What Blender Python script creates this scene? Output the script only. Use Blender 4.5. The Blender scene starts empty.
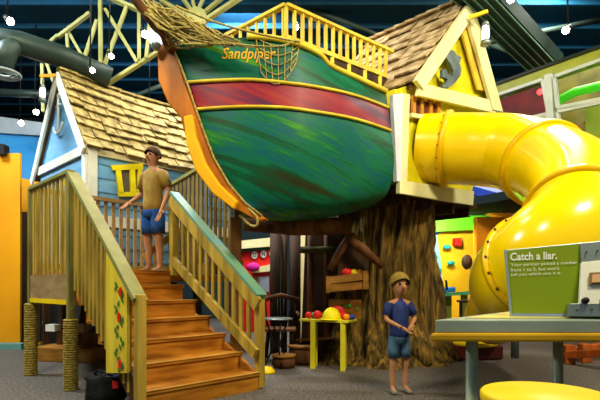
import bpy, bmesh, math, random
from mathutils import Vector as V, Matrix
from mathutils.bvhtree import BVHTree
random.seed(7)
PI = math.pi
COL = bpy.context.scene.collection
F, H, HZ = 480.0, 1.08, 285.0

def P(u, v, Y):                       # a point of the place, at depth Y
    return V(((u-300)/F*Y, Y, H+(HZ-v)/F*Y))
W2 = V((.70, .714, 0)); A2 = V((-.714, .70, 0))       # the two directions the timber play structure is laid out in
O2 = V((-1.323, 4.04, 0))
def S(s, t, z=0): return O2 + W2*s + A2*t + V((0, 0, z))
def on_plane(u, v, p0, d):            # point on the vertical plane through p0 along d
    r = V(((u-300)/F, 1, (HZ-v)/F)); n = V((d.y, -d.x, 0)); c = V((0, 0, H))
    return c + r*((p0-c).dot(n)/r.dot(n))

def lin(h):
    h = h.lstrip('#'); o = []
    for i in (0, 2, 4):
        c = int(h[i:i+2], 16)/255; o.append(c/12.92 if c < .04045 else ((c+.055)/1.055)**2.4)
    return (*o, 1)

# ------------------------------------------------------------------ materials
MATS = {}
def mat(name, c1, c2=None, rough=.6, scale=(3, 3, 3), detail=4, emit=0, bump=0, metal=0, c3=None, lo=.35, hi=.65, coat=0, coords='Object', dist=0, spec=.22):
    if name in MATS: return MATS[name]
    m = bpy.data.materials.new(name); m.use_nodes = True; nt = m.node_tree; b = nt.nodes['Principled BSDF']
    b.inputs['Base Color'].default_value = lin(c1); b.inputs['Roughness'].default_value = rough; b.inputs['Metallic'].default_value = metal
    b.inputs['Coat Weight'].default_value = coat; b.inputs['Specular IOR Level'].default_value = spec
    tc = nt.nodes.new('ShaderNodeTexCoord'); mp = nt.nodes.new('ShaderNodeMapping'); mp.inputs['Scale'].default_value = scale
    nz = nt.nodes.new('ShaderNodeTexNoise'); nz.inputs['Scale'].default_value = 1; nz.inputs['Detail'].default_value = detail; nz.inputs['Distortion'].default_value = dist
    rp = nt.nodes.new('ShaderNodeValToRGB'); L = nt.links.new
    L(tc.outputs[coords], mp.inputs['Vector']); L(mp.outputs[0], nz.inputs['Vector']); L(nz.outputs['Fac'], rp.inputs['Fac'])
    e = rp.color_ramp.elements; e[0].position = lo; e[1].position = hi
    if c2 is None:
        a = lin(c1); e[0].color = (a[0]*.88, a[1]*.88, a[2]*.88, 1); e[1].color = (min(1, a[0]*1.08), min(1, a[1]*1.08), min(1, a[2]*1.08), 1)
    else: e[0].color = lin(c2); e[1].color = lin(c1)
    if c3:
        k = e.new((lo+hi)/2); k.color = lin(c3)
    L(rp.outputs[0], b.inputs['Base Color'])
    if bump:
        bp = nt.nodes.new('ShaderNodeBump'); bp.inputs['Strength'].default_value = bump; bp.inputs['Distance'].default_value = .02
        L(nz.outputs['Fac'], bp.inputs['Height']); L(bp.outputs[0], b.inputs['Normal'])
    if emit:
        b.inputs['Emission Color'].default_value = lin(c1); b.inputs['Emission Strength'].default_value = emit
    MATS[name] = m; return m

M = dict(
 rail=mat('yellow_pine', 'b59a3c', '7d6a22', .55, (9, 9, 1.2), bump=.2, c3='a08630'),
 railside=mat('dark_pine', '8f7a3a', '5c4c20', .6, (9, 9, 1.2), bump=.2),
 cap=mat('weathered_olive_pine', '8c8c50', '78783a', .5, (5, 5, 5), bump=.1),
 capteal=mat('teal_lit_pine', '4e8c80', '6c8a5c', .5, (5, 5, 5), bump=.1),  # bluish light on the right rail cap, put into its colour
 post=mat('olive_post', '8a8440', '5f5a28', .6, (9, 9, 1.2), bump=.2),
 bigpost=mat('brown_post', '8a5a1e', '5c3a12', .55, (10, 10, 1), bump=.2),
 step=mat('orange_step_wood', 'bc7c22', '8c5210', .5, (2.5, 2.5, 14), bump=.15, c3='a66a18'),
 nose=mat('lit_step_nosing', 'c89a40', 'a8762c', .5, (3, 3, 9)),  # yellow light along the tread edges, painted as a paler strip
 apron=mat('apron_board', 'a88c5c', '8a7048', .6, (3, 3, 9)),
 yellow=mat('yellow_paint', 'f2d010', None, .4, (2, 2, 2)),
 yellow2=mat('lemon_paint', 'e8dc18', 'd0c010', .5, (2, 2, 6)),
 railyel=mat('straw_yellow_paint', 'e6cf3e', 'c0a624', .5, (4, 4, 4)),
 cream=mat('cream_paint', 'ece8b0', 'd8d498', .5, (2, 2, 2)),
 white=mat('white_paint', 'e4e8dc', 'ccd2c8', .5),
 blue=mat('sky_blue_board', '78aed6', '5c98c8', .6, (1.5, 1.5, 8)),
 shingle=mat('cedar_shingle', 'a8965a', '64542c', .8, (9, 9, 3), bump=.8, c3='8c7c48'),
 shingle2=mat('brown_cedar_shingle', 'c4ae84', '80663e', .75, (7, 7, 7), bump=.5, c3='a48c60'),
 slide=mat('slide_plastic', 'f6d200', None, .2, (1, 1, 1), coat=.15, spec=.4),
 slideseam=mat('slide_flange', 'e6b800', None, .25, (1, 1, 1)),
 bolt=mat('dark_bolt', '5a4a20', None, .4, metal=.5),
 stem=mat('orange_stem_wood', 'c07008', '8c4c04', .4, (5, 5, 1.5), bump=.1),
 rope=mat('manila_rope', 'b8a860', '85763a', .8, (30, 30, 30), bump=.4),
 wraprope=mat('wrap_rope', 'b8a048', '85702a', .8, (20, 20, 40), bump=.4),
 bark=mat('tree_bark', '8c6c2c', '30260e', .9, (15, 15, 2.2), 7, bump=1.0, c3='5e4a1e', dist=.9),
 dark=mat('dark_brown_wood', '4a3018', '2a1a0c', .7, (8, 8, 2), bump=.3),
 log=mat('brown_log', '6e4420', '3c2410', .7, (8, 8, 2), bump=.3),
 crate=mat('crate_wood', 'a8742c', '7a5018', .6, (3, 3, 12), bump=.2),
 tyellow=mat('pale_yellow_paint', 'd8cf30', 'b8ae20', .5),
 red=mat('red_paint', 'd8241c', None, .45),
 orange=mat('orange_paint', 'f0920c', None, .5),
 orangew=mat('orange_wall_paint', 'e8a008', 'd08804', .6, (.6, .6, .6)),
 green=mat('lime_green_paint', '5ec81c', None, .5),
 wallblue=mat('wall_blue_paint', '1f8fe0', '58b4ee', .6, (.5, .5, .5)),
 dblue=mat('royal_blue_paint', '1c3cae', None, .5),
 lav=mat('lavender_paint', 'a8b4e6', None, .5),
 teal=mat('teal_plastic', '28a8a0', None, .4),
 metal=mat('grey_metal', '8f9a94', '7c8884', .35, (2, 2, 2), metal=.6),
 galv=mat('galvanised_metal', 'a8b8c0', None, .4, metal=.5),
 tabletop=mat('grey_green_laminate', '9aa89c', '88968a', .3),
 tableedge=mat('mustard_table_edge', 'd0a418', 'b88c10', .4),
 leg=mat('grey_green_leg', '98a488', '7e8a70', .4),
 sign=mat('olive_green_sign', '7d9410', None, .5, (1, 1, 1)),
 signtxt=mat('pale_sign_lettering', 'e6ead0', None, .6),
 beige=mat('device_face', 'd8dac8', None, .5),
 black=mat('black_fabric', '15181a', '0a0c0e', .8, (20, 20, 20), bump=.4),
 iron=mat('black_iron', '141210', None, .5),
 truss=mat('yellow_green_truss', 'a4a468', '84864c', .55, (2, 2, 2)),
 duct=mat('dark_green_duct', '34443e', '26342e', .45, (1, 1, 1), metal=.3),
 duct2=mat('ribbed_duct', '1e3a34', '142822', .6, (1, 1, 1), metal=.3),
 ceil=mat('navy_ceiling', '0e5078', '083444', .8, (.3, .3, .3)),
 wall=mat('dark_wall_paint', '16282c', '0e1c20', .8, (.5, .5, .5)),
 winframe=mat('pale_window_frame', 'b8c4c0', None, .4),
 limebeam=mat('olive_lime_beam', '9aa43c', '868f30', .5),
 maroon=mat('maroon_wall', '5c0c10', '3a0608', .6),
 bronze=mat('bronze_wall', '5e5418', '3e380e', .6),
 letters=mat('gold_lettering', 'd8a41c', None, .4),
 dolphin=mat('dolphin_grey', '6c7c7e', '4a5a5e', .5, (4, 4, 4)),
 skin=mat('skin', 'b07c56', None, .6), hairb=mat('blond_hair', '8a742c', '6a5820', .8, (20, 20, 8)),
 hairbr=mat('brown_hair', '5a3c20', '3e2814', .8, (20, 20, 8)),
 shirtb=mat('blue_shirt', '2c3f7c', '1c2c5a', .8, (12, 12, 12)),
 shortb=mat('light_blue_shorts', '4a6c86', '3a5872', .8, (12, 12, 12)),
 shirtp=mat('tan_shirt', 'a88a3c', '8c7030', .8, (8, 8, 8)),
 shortd=mat('blue_shorts', '2454a0', '1a4284', .8, (8, 8, 8)),
 eye=mat('eye', '201810', None, .3), shoe=mat('grey_shoe', '6a6a60', None, .7),
 bulb=mat('lamp_glow', 'fff4d8', None, .5, emit=40),
 globe=mat('white_globe', 'e8f0f8', None, .4, emit=1.2),
 glow=mat('lantern_glow', 'fff0e0', None, .5, emit=4),
 redglow=mat('red_lamp_glow', 'ff3030', None, .5, emit=6),
)
# hull paint: green planks with streaks of blue, leaf green and brown
def hullmat(name, cols, bands):
    m = bpy.data.materials.new(name); m.use_nodes = True; nt = m.node_tree; b = nt.nodes['Principled BSDF']; L = nt.links.new
    b.inputs['Roughness'].default_value = .42; b.inputs['Specular IOR Level'].default_value = .22
    tc = nt.nodes.new('ShaderNodeTexCoord'); mp = nt.nodes.new('ShaderNodeMapping'); mp.inputs['Scale'].default_value = (.45, .45, 4.2); mr = nt.nodes.new('ShaderNodeMapping'); mr.inputs['Rotation'].default_value = (0, math.radians(-20), 0); L(tc.outputs['Object'], mr.inputs['Vector'])
    nz = nt.nodes.new('ShaderNodeTexNoise'); nz.inputs['Scale'].default_value = 1.1; nz.inputs['Detail'].default_value = 7; nz.inputs['Roughness'].default_value = .62
    nz.inputs['Distortion'].default_value = .25
    rp = nt.nodes.new('ShaderNodeValToRGB'); e = rp.color_ramp.elements
    e[0].position, e[0].color = bands[0], lin(cols[0]); e[1].position, e[1].color = bands[-1], lin(cols[-1])
    for p, c in zip(bands[1:-1], cols[1:-1]): k = e.new(p); k.color = lin(c)
    L(mr.outputs[0], mp.inputs['Vector']); L(mp.outputs[0], nz.inputs['Vector']); L(nz.outputs['Fac'], rp.inputs['Fac']); L(rp.outputs[0], b.inputs['Base Color'])
    bp = nt.nodes.new('ShaderNodeBump'); bp.inputs['Strength'].default_value = .15; bp.inputs['Distance'].default_value = .02
    L(nz.outputs['Fac'], bp.inputs['Height']); L(bp.outputs[0], b.inputs['Normal'])
    return m
M['hull'] = hullmat('green_hull_paint', ['2c2410', '24381a', '044c30', '056844', '04545e', '086838', '3a8a14', '4a3c24'], [.30, .38, .44, .50, .545, .585, .63, .70])
M['hullred'] = hullmat('maroon_hull_band', ['3c1428', '542040', '8a1c2c', '983028', '74483e'], [.3, .42, .52, .62, .72])
# floor
m = bpy.data.materials.new('speckled_carpet'); m.use_nodes = True; nt = m.node_tree; b = nt.nodes['Principled BSDF']; L = nt.links.new
tc = nt.nodes.new('ShaderNodeTexCoord'); n1 = nt.nodes.new('ShaderNodeTexNoise'); n1.inputs['Scale'].default_value = 38; n1.inputs['Detail'].default_value = 3
n2 = nt.nodes.new('ShaderNodeTexNoise'); n2.inputs['Scale'].default_value = .6
r1 = nt.nodes.new('ShaderNodeValToRGB'); r1.color_ramp.elements[0].position = .38; r1.color_ramp.elements[1].position = .66
r1.color_ramp.elements[0].color = lin('3e3a38'); r1.color_ramp.elements[1].color = lin('7c7468')
L(tc.outputs['Object'], n1.inputs['Vector']); L(tc.outputs['Object'], n2.inputs['Vector']); L(n1.outputs['Fac'], r1.inputs['Fac'])
mx = nt.nodes.new('ShaderNodeMix'); mx.data_type = 'RGBA'; mx.blend_type = 'MULTIPLY'; mx.inputs[0].default_value = .35
L(r1.outputs[0], mx.inputs[6]); L(n2.outputs['Fac'], mx.inputs[7]); L(mx.outputs[2], b.inputs['Base Color']); b.inputs['Roughness'].default_value = .8
M['floor'] = m
m = bpy.data.materials.new('window_glass'); m.use_nodes = True; b = m.node_tree.nodes['Principled BSDF']
b.inputs['Transmission Weight'].default_value = 1; b.inputs['Roughness'].default_value = .02; b.inputs['IOR'].default_value = 1.1; b.inputs['Base Color'].default_value = (.8, .9, .88, 1)
M['glass'] = m

# ------------------------------------------------------------------ mesh builder
class MB:
    def __init__(s): s.v = []; s.f = []; s.mi = []; s.sm = []
    def add(s, vs, fs, mi=0, smooth=False):
        o = len(s.v); s.v += [V(p) for p in vs]
        for f in fs: s.f.append([i+o for i in f]); s.mi.append(mi); s.sm.append(smooth)
        return s
    def frame(s, c, ax, ay, az):      # box by centre and three half-axes
        vs = [c+ax*i+ay*j+az*k for i in (-1, 1) for j in (-1, 1) for k in (-1, 1)]
        return s.add(vs, [(0, 1, 3, 2), (4, 6, 7, 5), (0, 4, 5, 1), (2, 3, 7, 6), (0, 2, 6, 4), (1, 5, 7, 3)])
    def box(s, c, size, d=V((1, 0, 0))):
        d = V(d).normalized(); e = V((-d.y, d.x, 0)); return s.frame(V(c), d*size[0]/2, e*size[1]/2, V((0, 0, size[2]/2)))
    def bar(s, p, q, w, h, up=V((0, 0, 1))):
        p = V(p); q = V(q); d = (q-p); l = d.length; d.normalize(); x = d.cross(up)
        if x.length < 1e-4: x = d.cross(V((0, 1, 0)))
        x.normalize(); y = x.cross(d).normalized(); return s.frame((p+q)/2, d*l/2, x*w/2, y*h/2)
    def tube(s, path, r, n=8, caps=True, mi=0):
        path = [V(p) for p in path]; rs = r if isinstance(r, (list, tuple)) else [r]*len(path); rings = []; prev = None
        for i, p in enumerate(path):
            d = (path[min(i+1, len(path)-1)]-path[max(i-1, 0)]).normalized()
            if prev is None:
                x = d.cross(V((0, 0, 1)));  x = d.cross(V((0, 1, 0))) if x.length < .05 else x
            else: x = prev - d*prev.dot(d)
            x.normalize(); prev = x; y = d.cross(x)
            rings.append([p+(x*math.cos(a)+y*math.sin(a))*rs[i] for a in [2*PI*k/n for k in range(n)]])
        vs = [p for r_ in rings for p in r_]; fs = [(i*n+k, i*n+(k+1) % n, (i+1)*n+(k+1) % n, (i+1)*n+k) for i in range(len(path)-1) for k in range(n)]
        if caps: fs += [tuple(range(n))[::-1], tuple(range((len(path)-1)*n, len(path)*n))]
        return s.add(vs, fs, mi, True)
    def lathe(s, c, prof, n=24, ang=None):  # prof: (radius, z)
        c = V(c); vs = [c+V((r*math.cos(2*PI*k/n), r*math.sin(2*PI*k/n), z)) for r, z in prof for k in range(n)]
        fs = [(i*n+k, i*n+(k+1) % n, (i+1)*n+(k+1) % n, (i+1)*n+k) for i in range(len(prof)-1) for k in range(n)]
        fs += [tuple(range(n))[::-1], tuple(range((len(prof)-1)*n, len(prof)*n))]
        return s.add(vs, fs, 0, True)
    def prism(s, pts, ex):
        n = len(pts); ex = V(ex); vs = [V(p) for p in pts]+[V(p)+ex for p in pts]
        return s.add(vs, [tuple(range(n))[::-1], tuple(range(n, 2*n))]+[(i, (i+1) % n, n+(i+1) % n, n+i) for i in range(n)])
    def ball(s, c, r, sc=(1, 1, 1), n=12):
        prof = []; c = V(c); vs = []; m_ = n//2+1
        for i in range(m_+1):
            th = PI*i/m_
            for k in range(n):
                a = 2*PI*k/n; vs.append(c+V((math.sin(th)*math.cos(a)*r*sc[0], math.sin(th)*math.sin(a)*r*sc[1], math.cos(th)*r*sc[2])))
        return s.add(vs, [(i*n+k, (i+1)*n+k, (i+1)*n+(k+1) % n, i*n+(k+1) % n) for i in range(m_) for k in range(n)], 0, True)
    def grid(s, g, mif=None, smooth=True):
        o = len(s.v); R, C = len(g), len(g[0]); s.v += [V(p) for r in g for p in r]
        for i in range(R-1):
            for j in range(C-1):
                s.f.append([o+i*C+j, o+i*C+j+1, o+(i+1)*C+j+1, o+(i+1)*C+j]); s.mi.append(mif(i, j) if mif else 0); s.sm.append(smooth)
        return s
    def build(s, name, mats, parent=None, bevel=0, label=None, merge=False):
        base = parent['_b'] if parent is not None and '_b' in parent else None
        me = bpy.data.meshes.new(name); b = V(base) if base is not None else V((0, 0, 0))
        me.from_pydata([p-b for p in s.v], [], s.f)
        for i, p in enumerate(me.polygons): p.material_index = s.mi[i]; p.use_smooth = s.sm[i]
        bm = bmesh.new(); bm.from_mesh(me)
        if merge: bmesh.ops.remove_doubles(bm, verts=bm.verts, dist=.0005)
        bmesh.ops.recalc_face_normals(bm, faces=bm.faces); bm.to_mesh(me); bm.free()
        if not isinstance(mats, (list, tuple)): mats = [mats]
        for m_ in mats: me.materials.append(m_)
        o = bpy.data.objects.new(name, me); COL.objects.link(o)
        if parent is not None: o.parent = parent; o['_b'] = parent['_b']
        if bevel:
            md = o.modifiers.new('bevel', 'BEVEL'); md.width = bevel; md.segments = 2; md.limit_method = 'ANGLE'
        if label: o['label'] = label
        return o

def tag(o, label=None, cat=None, group=None, kind=None):
    if label: o['label'] = label
    if cat: o['category'] = cat
    if group: o['group'] = group
    if kind: o['kind'] = kind
    return o
def thing(name, base, label, cat, group=None, kind=None):
    o = bpy.data.objects.new(name, None); o.empty_display_size = .1; COL.objects.link(o); o.location = base; o['_b'] = tuple(base)
    return tag(o, label, cat, group, kind)
def single(mb, name, m_, label, cat, group=None, bevel=0, kind=None):   # a thing of one mesh, origin at its base
    lo = V((sum(p.x for p in mb.v)/len(mb.v), sum(p.y for p in mb.v)/len(mb.v), min(p.z for p in mb.v)))
    mb.v = [p-lo for p in mb.v]; o = mb.build(name, m_, None, bevel); o.location = lo
    return tag(o, label, cat, group, kind)
def struct(mb, name, m_, bevel=0, parent=None):
    o = mb.build(name, m_, parent, bevel)
    if parent is None: o['kind'] = 'structure'
    return o
def lerp(a, b, t): return a+(b-a)*t
def poly(pts, t):
    L_ = len(pts)-1; x = min(max(t, 0), 1)*L_; i = min(int(x), L_-1); return lerp(pts[i], pts[i+1], x-i)
def catm(pts, t):
    n = len(pts)-1; x = min(max(t, 0), 1)*n; i = min(int(x), n-1); u = x-i
    p0, p1, p2, p3 = pts[max(i-1, 0)], pts[i], pts[i+1], pts[min(i+2, n)]
    return .5*((2*p1)+(p2-p0)*u+(2*p0-5*p1+4*p2-p3)*u*u+(3*p1-p0-3*p2+p3)*u**3)
def textmesh(body, shear=0, bold=0):
    c = bpy.data.curves.new('t', 'FONT'); c.body = body; c.shear = shear; c.offset = bold; c.resolution_u = 3
    o = bpy.data.objects.new('t', c); COL.objects.link(o); dg = bpy.context.evaluated_depsgraph_get(); dg.update()
    me = bpy.data.meshes.new_from_object(o.evaluated_get(dg)); vs = [v.co.copy() for v in me.vertices]; fs = [tuple(p.vertices) for p in me.polygons]
    bpy.data.objects.remove(o); bpy.data.meshes.remove(me); bpy.data.curves.remove(c); return vs, fs
def fit_text(mb, body, fn, shear=0, bold=0, mi=0):   # fn maps 0..1 x 0..1 to a world point
    vs, fs = textmesh(body, shear, bold); x0 = min(v.x for v in vs); x1 = max(v.x for v in vs); y0 = min(v.y for v in vs); y1 = max(v.y for v in vs)
    mb.add([fn((v.x-x0)/(x1-x0), (v.y-y0)/(y1-y0)) for v in vs], fs, mi)

# ------------------------------------------------------------------ setting
struct(MB().box((0, 5, -.05), (24, 22, .1)), 'floor', M['floor'])
cb = MB().box((0, 7, 6.6), (24, 18, .1))
for i in range(20): cb.box((0, -1+i*.85, 6.5), (24, .06, .12))
struct(cb, 'ceiling', M['ceil'])
struct(MB().box((0, 15.5, 3.2), (24, .2, 7)), 'wall_back', M['wall'])
struct(MB().box((-10, 7, 3.2), (.2, 18, 7)), 'wall_left', M['wall'])
struct(MB().box((10, 7, 3.2), (.2, 18, 7)), 'wall_right', M['wall'])

# ------------------------------------------------------------------ timber staircase
R_, T_, WD = .18, .289, 1.28
st = thing('staircase', S(.64, 0), 'orange brown timber staircase with slatted handrails climbing to the porch of the blue cottage', 'staircase')
for i in range(7):
    d = .32 if i < 6 else .1
    MB().box(S(WD/2, i*T_+.015, (i+.5)*R_-.015), (WD, .03, R_-.03), W2).build('riser', M['step'], st)
    tr = MB().box(S(WD/2, i*T_+d/2-.02, (i+1)*R_-.015), (WD+.02, d, .032), W2).build('tread', M['step'], st, .004)
    MB().box(S(WD/2, i*T_-.014, (i+1)*R_+.003), (WD+.02, .03, .006), W2).build('nosing_strip', M['nose'], tr)
def picket_run(par, tops, bots, us, w=.045, th=.022, m_=None, d=W2):
    for u in us:
        a = tops(u); b = bots(u); c = (a+b)/2
        MB().box((a.x, a.y, (a.z+b.z)/2), (th, w, abs(a.z-b.z)), d).build('baluster', m_ or M['rail'], par)
# left rail
Lt0, Lt1 = P(138, 297, 4.04), P(72, 173, 4.94)
Lb0, Lb1 = P(131, 412, 4.04), P(72, 287, 4.94)
lt = lambda u: lerp(Lt0, Lt1, u); lb = lambda u: lerp(Lb0, Lb1, u)
hr = MB().bar(Lt0-(Lt1-Lt0)*.02, Lt1+V((0, 0, .0)), .12, .045, V((0, 0, 1))).build('handrail', M['cap'], st, .006)
MB().bar(Lt0+W2*.06-V((0, 0, .06)), Lt1+W2*.06-V((0, 0, .06)), .03, .1).build('rail_board', M['rail'], st)
MB().bar(Lb0+W2*.05+V((0, 0, .14)), Lb1+W2*.05+V((0, 0, .14)), .04, .2).build('stringer', M['log'], st)
picket_run(st, lambda u: lt(u)-V((0, 0, .03)), lambda u: lb(u)+V((0, 0, .03)), [.11+.0635*i for i in range(14)], .043)
pn = P(140, 300, 4.02)
MB().box((pn.x, pn.y, .5), (.08, .08, 1.0), W2).build('newel_post', M['rail'], st, .006)
# painted vine board between the balusters
c0, c1 = P(106, 373, 4.34), P(127, 373, 4.06)
ctop = lambda x: lt((x)*.999).z-.06
dd = (c1-c0); zt0 = 1.08+(285-252)/F*4.36; zt1 = 1.08+(285-288)/F*4.10
vb = MB().prism([c0, c1, V((c1.x, c1.y, zt1)), V((c0.x, c0.y, zt0))], V((.015, .02, 0))).build('painted_board', mat('pale_board', 'ead23c', 'd0b42c', .5, (8, 8, 2)), st)
nb = V((dd.y, -dd.x, 0)).normalized()*.006
gv = MB(); rv = MB()
for i in range(26):
    z = .34+i*.034; fx = .66+.17*math.sin(i*1.1); c = lerp(c0, c1, fx); c = V((c.x, c.y, z))+nb
    if z > lerp(zt0, zt1, fx)-.05: break
    ang = .8*(1 if i % 2 else -1)+random.uniform(-.3, .3); dx = dd.normalized(); a = dx*math.cos(ang)+V((0, 0, 1))*math.sin(ang); bb = V((0, 0, 1))*math.cos(ang)-dx*math.sin(ang)
    gv.prism([c-a*.036, c+bb*.016, c+a*.036, c-bb*.016], nb*.4)
for z, fx in ((.40, .72), (.80, .68), (1.02, .75)):
    c = lerp(c0, c1, fx); c = V((c.x, c.y, z))+nb*1.6; dx = dd.normalized()
    rv.prism([c+dx*math.cos(k*PI/5)*.032+V((0, 0, 1))*math.sin(k*PI/5)*.045 for k in range(10)], nb*.4)
gv.build('painted_vine_leaf', mat('vine_green_paint', '2f7a2c'), vb); rv.build('painted_red_flower', M['red'], vb)
# right rail
Rt0, Rt1 = P(262, 296, 4.93), P(174, 193, 6.16)
Rb0, Rb1 = P(256, 354, 4.93), P(171, 258, 6.16)
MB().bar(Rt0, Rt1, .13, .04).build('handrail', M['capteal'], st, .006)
off = W2*-.05+A2*0
MB().bar(Rt0+V((-.04, -.03, -.09)), Rt1+V((-.04, -.03, -.09)), .03, .15).build('rail_board', M['rail'], st)
MB().bar(Rb0, Rb1, .045, .11).build('bottom_rail', M['rail'], st)
picket_run(st, lambda u: lerp(Rt0, Rt1, u)-V((0, 0, .05)), lambda u: lerp(Rb0, Rb1, u), [.05+.075*i for i in range(12)], .05)
MB().box(S(WD+.04, .03, .49), (.08, .08, .95), W2).build('newel_post', M['rail'], st, .006)
pu = Rt1; MB().box((pu.x, pu.y, (2.2+1.2)/2), (.09, .09, 1.0), W2).build('newel_post', M['rail'], st, .006)
MB().add([S(WD+.02, .0, 0), S(WD+.02, 1.9, 0.75), S(WD+.02, 1.9, 1.1), S(WD+.02, 0, .16), S(WD-.02, .0, 0), S(WD-.02, 1.9, .75), S(WD-.02, 1.9, 1.1), S(WD-.02, 0, .16)],
    [(0, 1, 2, 3), (7, 6, 5, 4), (0, 4, 5, 1), (3, 2, 6, 7), (1, 5, 6, 2), (0, 3, 7, 4)]).build('stringer', M['step'], st)

# ------------------------------------------------------------------ landing deck
dk = thing('landing_deck', S(.9, 2), 'raised timber landing with slatted railings on rope wrapped posts at the stair top', 'deck')
p2 = V((-2.36, 4.94, 0)); p1 = V((-3.23, 5.76, 0))
MB().prism([S(.02, 1.76, 1.14), S(1.95, 1.76, 1.14), S(3.6, 2.7, 1.14), S(3.6, 5.4, 1.14), V((-3.6, 9.0, 1.14)), V((-4.35, 8.1, 1.14)), V((p1.x, p1.y, 1.14)), V((p2.x, p2.y, 1.14))], V((0, 0, .08))).build('deck_floor', M['step'], dk)
for p, zt, zr, sz in ((p2, 2.26, .73, .085), (p1, 2.22, .86, .075)):
    po = MB().box((p.x, p.y, (zt)/2), (sz*.8, sz*.8, zt), W2).build('post', M['post'], dk, .005)
    pr = [(.055, 0)]
    n = 30
    for i in range(n):
        z0 = zr*i/n
        pr += [(.060, z0+.001), (.074, z0+zr/n*.3), (.074, z0+zr/n*.7), (.060, z0+zr/n*.98)]
    MB().lathe(V((p.x, p.y, 0)), pr, 20).build('rope_wrapping', M['wraprope'], po)
f0 = V((p2.x, p2.y, 2.25)); f1 = V((p1.x, p1.y, 2.23))
MB().bar(f0, f1, .07, .04).build('top_rail', M['cap'], dk, .005)
picket_run(dk, lambda u: lerp(f0, f1, u)-V((0, 0, .03)), lambda u: V((lerp(f0, f1, u).x, lerp(f0, f1, u).y, 1.16)), [.1+.1*i for i in range(9)], .045, m_=M['rail'])
MB().bar(V((p2.x, p2.y, 1.06)), V((p1.x, p1.y, 1.06)), .035, .27).build('apron_board', M['apron'], dk)
MB().bar(V((p2.x, p2.y, .90)), V((p1.x, p1.y, .90)), .045, .05).build('yellow_trim', M['yellow'], dk)
# back railing of the landing, in front of the cottage wall
g0, g1 = V((p1.x, p1.y, 2.23)), S(1.82, 2.7, 2.23)
MB().bar(g0, g1, .08, .05).build('top_rail', M['apron'], dk)
MB().bar(g0+V((0, 0, -.92)), g1+V((0, 0, -.92)), .05, .07).build('bottom_rail', M['rail'], dk)
picket_run(dk, lambda u: lerp(g0, g1, u)-V((0, 0, .03)), lambda u: lerp(g0, g1, u)-V((0, 0, 1.0)), [.04+.056*i for i in range(17)], .045, d=A2, m_=M['apron'])
MB().bar(P(143, 258, 6.45), P(180, 229, 6.7), .03, .09).build('diagonal_brace', M['rail'], dk)
# railing running up under the ship
h0, h1 = S(1.82, 2.7, 2.56), S(1.82, .95, 2.84)
MB().bar(h0, h1, .08, .045).build('top_rail', M['cap'], dk)
picket_run(dk, lambda u: lerp(h0, h1, u)-V((0, 0, .03)), lambda u: V((lerp(h0, h1, u).x, lerp(h0, h1, u).y, 1.22)), [.02+.06*i for i in range(16)], .05, m_=M['railside'])
MB().bar(V((h0.x, h0.y, 1.3)), V((h1.x, h1.y, 1.3)), .05, .16).build('bottom_rail', M['railside'], dk)
for s_, t_ in ((1.8, 1.9), (3.4, 5.2), (.9, 5.2)):
    MB().box(S(s_, t_, .57), (.09, .09, 1.14), W2).build('support_post', M['dark'], dk)

# big brown post with bracket beneath the prow
bp = P(236, 205, 5.45)
gp = thing('support_post', (bp.x, bp.y, 0), 'square brown timber post with a metal bracket holding up the ship prow', 'post')
MB().box((bp.x, bp.y, 1.0), (.125, .125, 2.0), V((1, .1, 0))).build('post', M['bigpost'], gp, .006)
br = MB().box((bp.x-.03, bp.y-.075, 1.92), (.05, .012, .16)); br.box((bp.x+.02, bp.y-.075, 1.98), (.14, .012, .035)); br.build('bracket', M['galv'], gp)
bo = MB(); bo.ball((bp.x-.03, bp.y-.083, 1.95), .009); bo.ball((bp.x-.03, bp.y-.083, 1.88), .009); bo.build('bolt', M['bolt'], gp)

# ------------------------------------------------------------------ shingled roofs
def shingles(A, B, C, D, rows, cols, th=.02, sag=0, jit=.03):
    """A-B ridge, D-C eave; outward normal by (B-A)x(D-A)"""
    n = (B-A).cross(D-A).normalized()
    if n.z < 0: n = -n
    g = MB()
    pt = lambda x, y: lerp(lerp(A, B, x), lerp(D, C, x), y)-V((0, 0, sag*math.sin(PI*x)*(1-y*.4)))
    for r in range(rows):
        x = -random.uniform(0, .6/cols)
        while x < 1:
            w = random.uniform(.6, 1.4)/cols; x0 = max(0, x); x1 = min(1, x+w-.05/cols); y0 = r/rows; y1 = min(1.03, (r+1.18+random.uniform(-jit, jit)*4)/rows)
            if x1-x0 > .1/cols:
                l = random.uniform(.9, 1.9); a, b_, c_, d_ = pt(x0, y0)+n*th*.2, pt(x1, y0)+n*th*.2, pt(x1, y1)+n*th*l*1.3, pt(x0, y1)+n*th*l*1.3
                g.prism([a, b_, c_, d_], n*th*.9)
            x += w
    return g
# ------------------------------------------------------------------ blue cottage on the landing
K = V((-2.99, 6.77, 0)); GA = A2*2.0
bh = thing('blue_cottage', (K.x, K.y, 1.22), 'sky blue play cottage with shaggy cedar roof at the top of the stairs', 'playhouse')
dW = W2*2.5; ZE = 3.02; ZB = 1.22; ZR = 4.36
wl = MB()
c00, c10, c01, c11 = K, K+GA, K+dW, K+GA+dW
for a, b_ in ((c00, c01), (c10, c11), (c01, c11)):
    wl.prism([V((a.x, a.y, ZB)), V((b_.x, b_.y, ZB)), V((b_.x, b_.y, ZE)), V((a.x, a.y, ZE))], (V((-W2.x, -W2.y, 0))*-.04 if a is c00 and b_ is c10 else A2*.04 if a is c00 else -A2*.04 if a is c10 else -W2*.04))
ap = K+A2*1.0
wl.prism([V((c00.x, c00.y, ZB)), V((c10.x, c10.y, ZB)), V((c10.x, c10.y, ZE)), V((ap.x, ap.y, ZR-.08)), V((c00.x, c00.y, ZE))], W2*.04)
wl.build('wall', M['blue'], bh)
cl = MB()
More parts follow.
